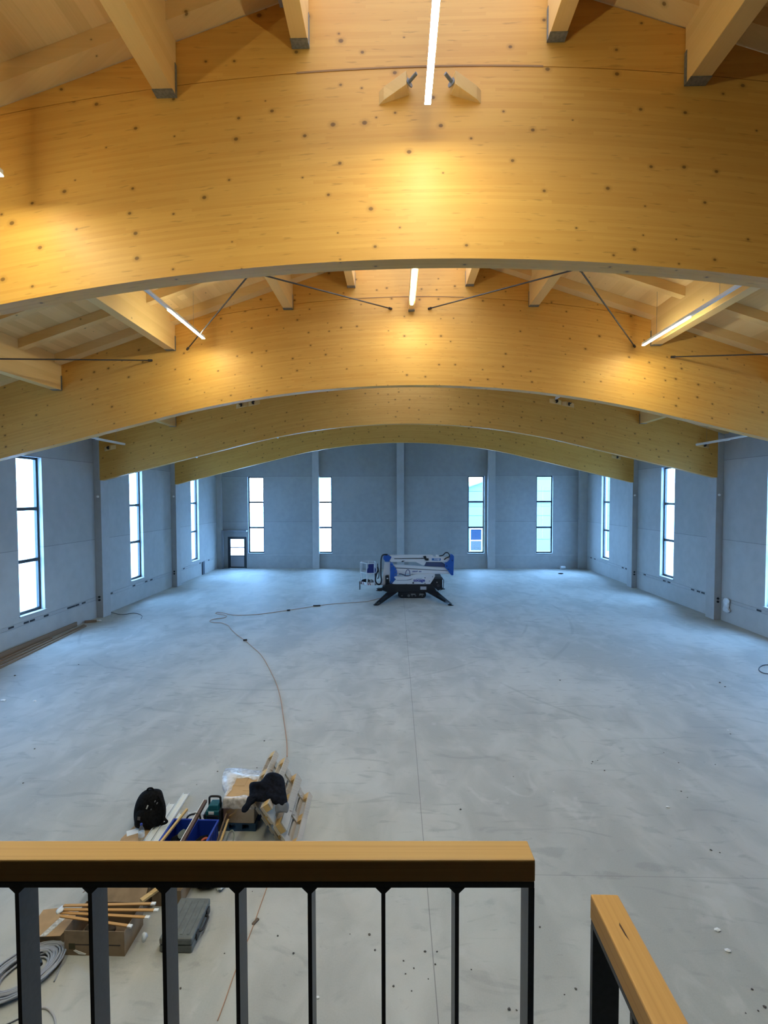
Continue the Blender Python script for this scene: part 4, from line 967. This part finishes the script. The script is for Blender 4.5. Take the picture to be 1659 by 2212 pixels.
# teal machine with carry handle
rx, ry = -2.74, 6.96
rd = thing('portable_machine', 'teal and black portable site machine with square carry handle, behind the right blue crate', 'machine', (rx, ry, 0))
def taper(x0,x1,y0,y1,z0,z1,k): 
    cx_, cy2 = (x0+x1)/2, (y0+y1)/2
    return MB().hexa([(x0,y0,z0),(x1,y0,z0),(x1,y1,z0),(x0,y1,z0)] + [(cx_+(x-cx_)*k, cy2+(y-cy2)*k, z1) for x, y in ((x0,y0),(x1,y0),(x1,y1),(x0,y1))])
obj('base', MB().box(rx-.125, rx+.125, ry-.12, ry+.12, 0, .10), M_BLACK, rd, bevel=.015)
obj('housing', taper(rx-.12, rx+.12, ry-.115, ry+.115, .10, .30, .88), M_TEAL, rd, bevel=.015)
obj('lid', taper(rx-.085, rx+.085, ry-.085, ry+.085, .30, .37, .85), M_TEAL, rd, bevel=.012)
obj('vent', MB().box(rx-.09, rx+.09, ry-.128, ry-.112, .14, .16).box(rx-.09, rx+.09, ry-.126, ry-.110, .18, .20).box(rx-.09, rx+.09, ry-.122, ry-.106, .22, .24), M_BLACK, rd)
obj('handle', MB().tube(smooth_path([(rx-.085,ry,.28),(rx-.085,ry,.40),(rx-.075,ry,.455),(rx,ry,.465),(rx+.075,ry,.455),(rx+.085,ry,.40),(rx+.085,ry,.28)], 5), .016, 8), M_BLACK, rd, 'black carry handle')
obj('corner_guard', MB().box(rx+.10, rx+.135, ry-.125, ry+.10, .02, .33), M_BLACK, rd, bevel=.01); obj('corner_guard', MB().box(rx-.135, rx-.105, ry-.125, ry+.10, .02, .26), M_BLACK, rd, bevel=.01)
obj('sticker', MB().box(rx-.06, rx+.02, ry-.112, ry-.104, .255, .295), M_PAPER, rd, 'white sticker')

# two blue crates with tools
def crate(x0, x1, y0, y1, h, label):
    t = thing('plastic_crate', label, 'crate', ((x0+x1)/2, (y0+y1)/2, 0), 0, 'open blue crates')
    w = .012; b = MB().box(x0, x1, y0, y1, 0, .012)
    b.box(x0, x1, y0, y0+w, .012, h).box(x0, x1, y1-w, y1, .012, h).box(x0, x0+w, y0+w, y1-w, .012, h).box(x1-w, x1, y0+w, y1-w, .012, h)
    obj('tub', b, M_BLUE, t, bevel=.004)
    r = MB(); e = .014; r.box(x0-e, x1+e, y0-e, y0, h-.03, h).box(x0-e, x1+e, y1, y1+e, h-.03, h).box(x0-e, x0, y0, y1, h-.03, h).box(x1, x1+e, y0, y1, h-.03, h)
    obj('rim', r, M_BLUE, t, bevel=.003)
    rb = MB()
    for k in range(7):
        y = y0+.03+k*(y1-y0-.06)/6; rb.box(x1, x1+.008, y-.006, y+.006, .02, h-.03); rb.box(x0-.008, x0, y-.006, y+.006, .02, h-.03)
    obj('rib', rb, M_BLUE, t)
    return t
crate(-3.235, -2.925, 6.23, 6.68, .30, 'left open blue plastic crate with dark bags and gloves in it')
crate(-2.885, -2.585, 6.22, 6.67, .30, 'right open blue plastic crate in front of the teal machine')
tag(obj('tool_bag', MB().lump((-3.08,6.45,.10), (.125,.17,.095), 3, .35, 2.2, 3), M_CLOTH), 'black bag lying in the left blue crate', 'bag')
tag(obj('work_glove', MB().lump((-3.03,6.50,.215), (.06,.09,.022), 2, .5, 2.5, 6), plain('grey green glove', (.12,.14,.12), .8)), 'grey green work glove on the black bag in the left blue crate', 'glove')
tag(obj('tool_bag', MB().lump((-2.735,6.45,.09), (.12,.17,.08), 3, .35, 2.2, 9), M_CLOTH), 'black bag lying in the right blue crate', 'bag')
tag(obj('hose_end', MB().tube(smooth_path([(-2.72,6.40,.185),(-2.68,6.43,.20),(-2.63,6.42,.195),(-2.615,6.36,.185)], 5), .018, 8), plain('orange red hose', (.5,.10,.04), .5), smooth=True), 'short orange hose end in the right blue crate', 'hose')
# plastic sheet and black cable behind the left crate
tag(obj('plastic_sheet', MB().lump((-3.02,6.86,.13), (.16,.10,.13), 3, .5, 2.4, 12), M_FILM, smooth=True), 'crumpled clear plastic sheet behind the left blue crate', 'plastic sheet')
tag(obj('cable_loop', MB().tube(smooth_path([(-3.08,6.72,.25),(-3.05,6.73,.31),(-2.98,6.74,.335),(-2.90,6.74,.33),(-2.87,6.73,.27),(-2.90,6.72,.18)], 5), .014, 8), M_BLACK, smooth=True), 'black cable loop sticking up behind the left blue crate', 'cable')
tag(obj('paper_card', MB().cbox((-2.955,6.735,.285), (.05,.004,.10), Matrix.Rotation(.4, 3, 'Y')), M_PAPER), 'small white card behind the left blue crate', 'card')

# white profiles, laths, boards lying across
def long_bar(name, a, b, w, h, m, label, cat, group=None, bev=.003):
    return tag(obj(name, MB().bar(a, b, w, h), m, bevel=bev), label, cat, group)
def profile(a, b, w, label):
    t = thing('white_profile', label, 'profile', tuple((Vector(a)+Vector(b))/2), 0, 'white profiles on the floor')
    obj('web', MB().bar(a, b, w, .006), M_TRIM, t); d = (Vector(b)-Vector(a)).normalized(); s = d.cross(Vector((0,0,1)))*(w/2-.004)
    lip = MB()
    for sg in (-1, 1): lip.bar(Vector(a)+s*sg+Vector((0,0,.014)), Vector(b)+s*sg+Vector((0,0,.014)), .006, .028)
    obj('flange', lip, M_TRIM, t)
profile((-3.575,6.0,.012), (-3.625,7.44,.012), .105, 'shorter white plastic profile on the floor beside the black backpack')
profile((-3.455,6.0,.012), (-3.515,7.70,.012), .105, 'longer white plastic profile on the floor between backpack and blue crate')
profile((-3.345,6.0,.012), (-3.36,7.20,.012), .085, 'white plastic profile on the floor along the left blue crate')
long_bar('pine_lath', (-3.195,6.10,.318), (-3.13,6.87,.318), .032, .032, M_PALLETY, 'pale pine lath lying across the left blue crate', 'lath')
bd = thing('board', 'narrow white edged brown board lying between the two blue crates', 'board', (-2.9, 6.6, .32))
obj('core', MB().bar((-2.885,6.05,.322), (-2.925,7.06,.322), .045, .04), plain('dark brown board', (.10,.055,.035), .6), bd)
obj('white_edge', MB().bar((-2.912,6.05,.324), (-2.952,7.06,.324), .010, .044), M_TRIM, bd, 'white edge strip')
long_bar('brown_lath', (-2.545,6.30,.016), (-2.52,6.84,.28), .022, .03, plain('dark brown lath', (.13,.085,.05), .7), 'dark brown lath leaning on the wrapped carton beside the right blue crate', 'lath')
long_bar('brown_lath', (-2.50,6.35,.02), (-2.495,6.83,.20), .03, .03, M_PALLETY, 'pale lath leaning on the blue pallet beside the dark lath', 'lath')
tag(obj('cable_loop', MB().tube(smooth_path([(-2.46,6.60,.012),(-2.44,6.68,.09),(-2.39,6.70,.13),(-2.35,6.66,.08),(-2.35,6.58,.012)], 5), .009, 8), plain('greenish grey strap', (.22,.25,.22), .6), smooth=True), 'grey strap loop on the floor before the blue pallet', 'strap')

# backpack
bk0 = onZ(320, 1789); bx, by = bk0.x+.0, bk0.y+.05
bpk = thing('backpack', 'big black backpack standing on the floor left of the blue crates', 'backpack', (bx, by, 0))
prof = [(-.205,.02),(-.245,.10),(-.255,.22),(-.235,.34),(-.195,.42),(-.13,.475),(-.02,.495),(.07,.49),(.13,.455),(.175,.36),(.215,.24),(.225,.13),(.20,.05),(.12,.01),(-.10,.0)]
LEAN = .22
bf_ = lambda a, b, w: (bx+a, by-w+b*LEAN, max(0.002, b))
obj('body', MB().puff(prof, .13, bf_, .03, 7, 3, 3), M_CLOTH, bpk, smooth=True)
pk = [(-.17,.05),(-.19,.15),(-.16,.26),(-.06,.30),(.06,.29),(.13,.24),(.15,.14),(.12,.05),(-.03,.03)]
obj('front_pocket', MB().puff(pk, .07, lambda a, b, w: Vector(bf_(a, b, w))+Vector((0,-.10,0)), .02, 9, 7, 3), M_CLOTH, bpk, smooth=True)
obj('top_handle', MB().tube(smooth_path([(bx-.09,by+.10,.47),(bx-.07,by+.10,.515),(bx-.01,by+.10,.522),(bx+.02,by+.10,.48)], 5), .012, 8), M_CLOTH, bpk, smooth=True)
obj('shoulder_strap', MB().tube(smooth_path([(bx+.12,by+.05,.44),(bx+.22,by-.02,.32),(bx+.255,by-.06,.17),(bx+.29,by-.05,.10),(bx+.20,by-.05,.06)], 5), .018, 8), M_CLOTH, bpk, smooth=True)
M_REFL = plain('reflective grey tab', (.55,.56,.57), .3)
for x, z, w, h, r, l in ((.0,.335,.018,.06,.4,'white reflective tab'), (-.085,.215,.04,.05,.1,'grey badge')):
    obj('tab', MB().cbox((bx+x, by-.155+z*LEAN-(.04 if z < .3 else -.015), z), (w,.008,h), Matrix.Rotation(r, 3, 'Y')), M_REFL if x == 0 else plain('grey badge', (.10,.10,.11), .6), bpk, l)
zp_ = MB()
for (x, z) in ((.10,.40),(.135,.375),(.05,.29)): zp_.cbox((bx+x, by-.115+z*LEAN, z), (.014,.012,.022), Matrix.Rotation(.5, 3, 'Y'))
obj('zip_puller', zp_, M_STEEL, bpk)

# bottle and cardboard sheet
cs0 = [onZ(*p) for p in ((262,1812),(292,1783),(345,1800),(332,1850),(250,1835))]
tag(obj('cardboard_sheet', MB().prism_z([(v.x, v.y) for v in cs0][::-1], .001, .007), M_CARD), 'flat cardboard sheet on the floor before the black backpack', 'cardboard')
ps = [onZ(*p) for p in ((273,1797),(299,1789),(301,1800),(274,1808))]
tag(obj('paper_sheet', MB().prism_z([(v.x, v.y) for v in ps][::-1], .0075, .0095), M_PAPER), 'white paper sheet on the cardboard left of the water bottle', 'paper')
bo = onZ(306, 1822); bo.z = .008
bt = thing('water_bottle', 'clear plastic water bottle with blue cap before the black backpack', 'bottle', tuple(bo))
obj('body', MB().lathe([(0,0),(.038,0),(.042,.012),(.042,.06),(.039,.075),(.042,.09),(.042,.18),(.034,.215),(.017,.25),(.0145,.265),(0,.265)], tuple(bo), 18), M_BOTTLE, bt, smooth=True)
obj('label_band', MB().lathe([(.0425,.10),(.043,.102),(.043,.16),(.0425,.162)], tuple(bo), 18), M_BAG, bt, smooth=True)
obj('cap', MB().lathe([(0,.262),(.017,.262),(.017,.283),(.014,.287),(0,.287)], tuple(bo), 16), plain('blue bottle cap', (.03,.06,.35), .4), bt)

# ------------------------------------------------------------------ near things behind the balusters
# open cardboard box
def open_box(x0, x1, y0, y1, h, m, name, label, flaps=(), cat='cardboard box', th=.005):
    t = thing(name, label, cat, ((x0+x1)/2, (y0+y1)/2, 0))
    b = MB().box(x0, x1, y0, y1, 0, th).box(x0, x1, y0, y0+th, th, h).box(x0, x1, y1-th, y1, th, h).box(x0, x0+th, y0+th, y1-th, th, h).box(x1-th, x1, y0+th, y1-th, th, h)
    obj('carton', b, m, t)
    for q in flaps: obj('flap', MB().add([*q, *[Vector(v)+Vector((0,0,.005)) for v in q]], [(3,2,1,0),(4,5,6,7),(0,1,5,4),(1,2,6,5),(2,3,7,6),(3,0,4,7)]), m, t)
    return t
ob = open_box(-3.62, -2.955, 4.92, 5.30, .275, M_CARDD, 'cardboard_box', 'open brown cardboard box with pine laths lying across it')
pr = MB().box(-3.50, -3.0, 4.9165, 4.9195, .118, .128)
obj('printed_line', pr, plain('dark print', (.05,.035,.03), .8), ob, 'dark printed line')
obj('printed_patch', MB().box(-3.57, -3.50, 4.9165, 4.9195, .07, .135), plain('dark print patch', (.07,.06,.03), .8), ob)
obj('paper_label', MB().prism([(-3.52,.055),(-3.50,.065),(-3.38,.022),(-3.39,.012),(-3.46,.018)], 4.9155, 4.9195), M_PAPER, ob, 'torn white label')
tag(obj('packing_scrap', MB().lump((-3.35,5.10,.10), (.16,.12,.09), 3, .5, 2.3, 17), plain('dark packing', (.06,.045,.035), .8)), 'dark packing inside the open cardboard box', 'packing')
# pine laths fanned across the box, taped at the left end
LZ = .290
ends = [(onZ(335,1951,LZ+.05), 'farthest'), (onZ(341,1967,LZ+.02), 'second'), (onZ(322,1983,LZ), 'third'), (onZ(284,2000,LZ), 'nearest')]
a0_ = onZ(131, 1969, LZ+.02)
lt = [('rearmost of the fan', (0,.05,.05)), ('second of the fan from the back', (.01,.02,.03)), ('third of the fan from the back', (0,0,.012)), ('frontmost of the fan', (.02,-.03,0))]
for (e, nm), (l, o3) in zip(ends, lt):
    a = Vector((a0_.x+o3[0], a0_.y+o3[1], LZ-.005+o3[2])); b = Vector((e.x, e.y, LZ-.005+o3[2]))
    t = thing('pine_lath', 'thin pine lath on the open cardboard box, ' + l, 'lath', tuple((a+b)/2), 0, 'pine laths fanned over the box')
    obj('lath', MB().bar(a, b, .030, .012), M_STICK, t, bevel=.001)
    d = (b-a).normalized(); obj('tape_end', MB().bar(b-d*.045, b+d*.004, .034, .016), M_PAPER, t, 'white taped end')
tag(obj('tape_wad', MB().lump((a0_.x-.01, a0_.y+.01, LZ+.03), (.035,.05,.02), 2, .5, 2.5, 21), M_BAG, smooth=True), 'white tape wad holding the left ends of the pine laths', 'tape')
tag(obj('tape_wad', MB().lump((ends[2][0].x-.03, ends[2][0].y-.05, .12), (.03,.03,.05), 2, .5, 2.5, 24), M_BAG, smooth=True), 'white tape scrap dangling at the right edge of the open box', 'tape')
# closed flat carton left of it
q = [onZ(*p, .13) for p in ((60,2026),(124,2020),(147,1984),(108,1963),(86,1970))]
fc = thing('flat_carton', 'flat closed brown carton with a band of clear tape, left of the open box', 'carton', (-3.9, 5.2, 0))
c4 = [(-4.11,5.005),(-3.745,5.03),(-3.70,5.27),(-3.98,5.36),(-4.16,5.33)]
obj('carton', MB().prism_z(c4, 0, .115), M_CARDD, fc, bevel=.004)
obj('lid', MB().prism_z([(x, y) for x, y in ((-4.13,4.99),(-3.735,5.015),(-3.69,5.275),(-3.97,5.375),(-4.17,5.34))], .116, .124), M_CARD, fc, bevel=.002)
obj('tape', MB().prism_z([(-3.96,5.00),(-3.89,5.005),(-3.80,5.33),(-3.87,5.35)], .1245, .126), M_TAPE, fc, 'clear tape band')
# brown boxes behind
b2 = open_box(-3.66, -3.02, 5.55, 5.98, .26, M_CARDD, 'cardboard_box', 'open cardboard box with raised flaps behind the pine laths',
    flaps=([(-3.66,5.55,.26),(-3.02,5.55,.26),(-3.0,5.40,.16),(-3.68,5.40,.16)], [(-3.66,5.55,.26),(-3.66,5.98,.26),(-3.84,6.0,.15),(-3.84,5.55,.15)]))
tag(obj('plastic_scrap', MB().lump((-3.0,5.75,.30), (.10,.13,.06), 3, .5, 2.5, 31), M_BAG, smooth=True), 'crumpled whitish plastic on the box behind the pine laths', 'plastic')
long_bar('pine_board', (-3.02,5.38,.215), (-2.58,6.02,.235), .06, .03, M_PALLETY, 'pale pine board running up to the right behind the laths', 'board')
open_box(-2.98, -2.62, 5.55, 5.93, .20, M_CARDD, 'cardboard_box', 'low brown cardboard box under the pale pine board')
tag(obj('tool_bag', MB().lump((-2.44,5.86,.13), (.17,.13,.13), 3, .25, 1.8, 33), M_CLOTH), 'dark bag behind the grey tool case', 'bag')
tag(obj('plastic_scrap', MB().lump((-2.235,5.85,.05), (.055,.10,.045), 3, .5, 2.5, 35), M_BAG, smooth=True), 'small crumpled clear plastic right of the dark bag', 'plastic')
# grey tool case
q = [onZ(*p) for p in ((417,2059),(346,2062))]
gc = thing('tool_case', 'dark grey plastic tool case lying flat right of the open box', 'case', (-2.41, 5.25, 0))
x0, x1, y0, y1 = -2.60, -2.235, 4.965, 5.50
obj('lower_shell', MB().box(x0, x1, y0, y1, .0, .085), M_GREY, gc, bevel=.018)
up_ = obj('upper_shell', MB().box(x0, x1, y0, y1, .088, .165), M_GREY, gc, bevel=.018)
rb = MB()
for k in range(4):
    x = x0+.06+k*.075; rb.box(x, x+.03, y0+.05, y1-.05, .164, .170)
obj('lid_rib', rb, M_GREY, up_, bevel=.002)
obj('emblem', MB().cyl((x1-.075,y0+.30,.164),(x1-.075,y0+.30,.169),.018,14), plain('brownish emblem', (.12,.10,.085), .5), up_)
for y in (y0+.10, y1-.14): obj('latch', MB().box(x1-.004, x1+.014, y, y+.07, .05, .125), M_BLACK, gc, bevel=.004)
hd_ = MB().tube(smooth_path([(x1,y0+.18,.085),(x1+.035,y0+.20,.085),(x1+.04,y0+.28,.085),(x1+.035,y0+.36,.085),(x1,y0+.38,.085)], 5), .013, 8)
obj('handle', hd_, M_BLACK, gc)

# ------------------------------------------------------------------ outside
M_FAC = plain('pale blue grey facade', (.115,.155,.15), .7)
nb = thing('neighbouring_building', 'pale blue gabled building seen through the right end wall windows', 'building', (15.0, 50.0, -.2))
gx0, gx1, gy = 6.2, 24.0, 45.0; gr = lambda x: 5.6 + .35*(min(x, 15.1+(15.1-x) if x > 15.1 else x)-6.2)
obj('wall', MB().prism([(gx0,-.22),(gx1,-.22),(gx1,gr(gx1)),(15.1,gr(15.1)),(gx0,gr(gx0))], gy, gy+14), M_FAC, nb)
sm = MB()
for z in (.9, 2.0, 3.15, 4.3, 5.45, 6.6):
    xa = max(gx0, gx0+(z-5.6)/.35) if z > 5.6 else gx0; sm.box(xa, gx1-(xa-gx0), gy-.015, gy, z-.02, z+.02)
for x in (13.0, 16.5, 20.0): sm.box(x, x+.04, gy-.014, gy, -.2, 6.4)
obj('panel_joint', sm, plain('facade joint', (.04,.06,.07), .7), nb)
obj('fascia', MB().box(gx0, gx1, gy-.03, gy, 4.02, 4.16), plain('dull red strip', (.10,.09,.13), .6), nb)
rfm = MB()
for s in (0, 1):
    xs = (gx0-.3, 15.1) if s == 0 else (15.1, gx1+.3); rfm.prism([(xs[0], gr(xs[0]) if s == 0 else gr(15.1)), (xs[1], gr(15.1) if s == 0 else gr(gx0)-.1), (xs[1], (gr(15.1) if s == 0 else gr(gx0)-.1)+.14), (xs[0], (gr(xs[0]) if s == 0 else gr(15.1))+.14)], gy-.35, gy+14)
obj('roof', rfm, plain('grey roof sheet', (.18,.22,.24), .5), nb)
dw = obj('window', MB().box(7.05, 8.25, gy-.06, gy-.02, -.2, 1.95), M_WHITE, nb, 'white framed dark glazed door')
obj('pane', MB().box(7.15, 8.15, gy-.08, gy-.055, .85, 1.85), plain('dark blue glass', (.01,.02,.04), .7, spec=.1), dw); obj('pane', MB().box(7.15, 8.15, gy-.08, gy-.055, -.15, .75), plain('grey lower pane', (.05,.055,.055), .8, spec=.1), dw)

# ------------------------------------------------------------------ daylight
w = bpy.data.worlds.new('sky'); SC.world = w; w.use_nodes = True; nt = w.node_tree
SKY = 27.0
bg = nt.nodes['Background']; tcw = N(nt, 'ShaderNodeTexCoord'); sxw = N(nt, 'ShaderNodeSeparateXYZ'); L(nt, tcw.outputs['Generated'], sxw.inputs[0])
f = N(nt, 'ShaderNodeMapRange'); L(nt, sxw.outputs[2], f.inputs[0]); f.inputs[1].default_value = 0; f.inputs[2].default_value = .7
L(nt, mixc(nt, f.outputs[0], (.27,.545,1.0), (.27,.53,1.0)), bg.inputs[0]); bg.inputs[1].default_value = SKY
def portal(loc, rot, sx, sy):
    l = bpy.data.lights.new('window_portal', 'AREA'); l.shape = 'RECTANGLE'; l.size = sx; l.size_y = sy; l.cycles.is_portal = True
    o = bpy.data.objects.new('window_portal', l); COL.objects.link(o); o.location = loc; o.rotation_euler = rot
zc = (WZ0+WZ1)/2
for c in WL: portal((XL-TH_W+.05, c, zc), (0, -PI/2, 0), WZ1-WZ0, WW)
for c in WR: portal((XR+TH_W-.05, c, zc), (0, PI/2, 0), WZ1-WZ0, WW)
for c in WBX: portal((c, YB+TH_W-.05, zc), (-PI/2, 0, 0), WW, WZ1-WZ0)
portal((XC, (SKY0+SKY1)/2, 11.98), (0, 0, 0), 3.3, SKY1-SKY0)
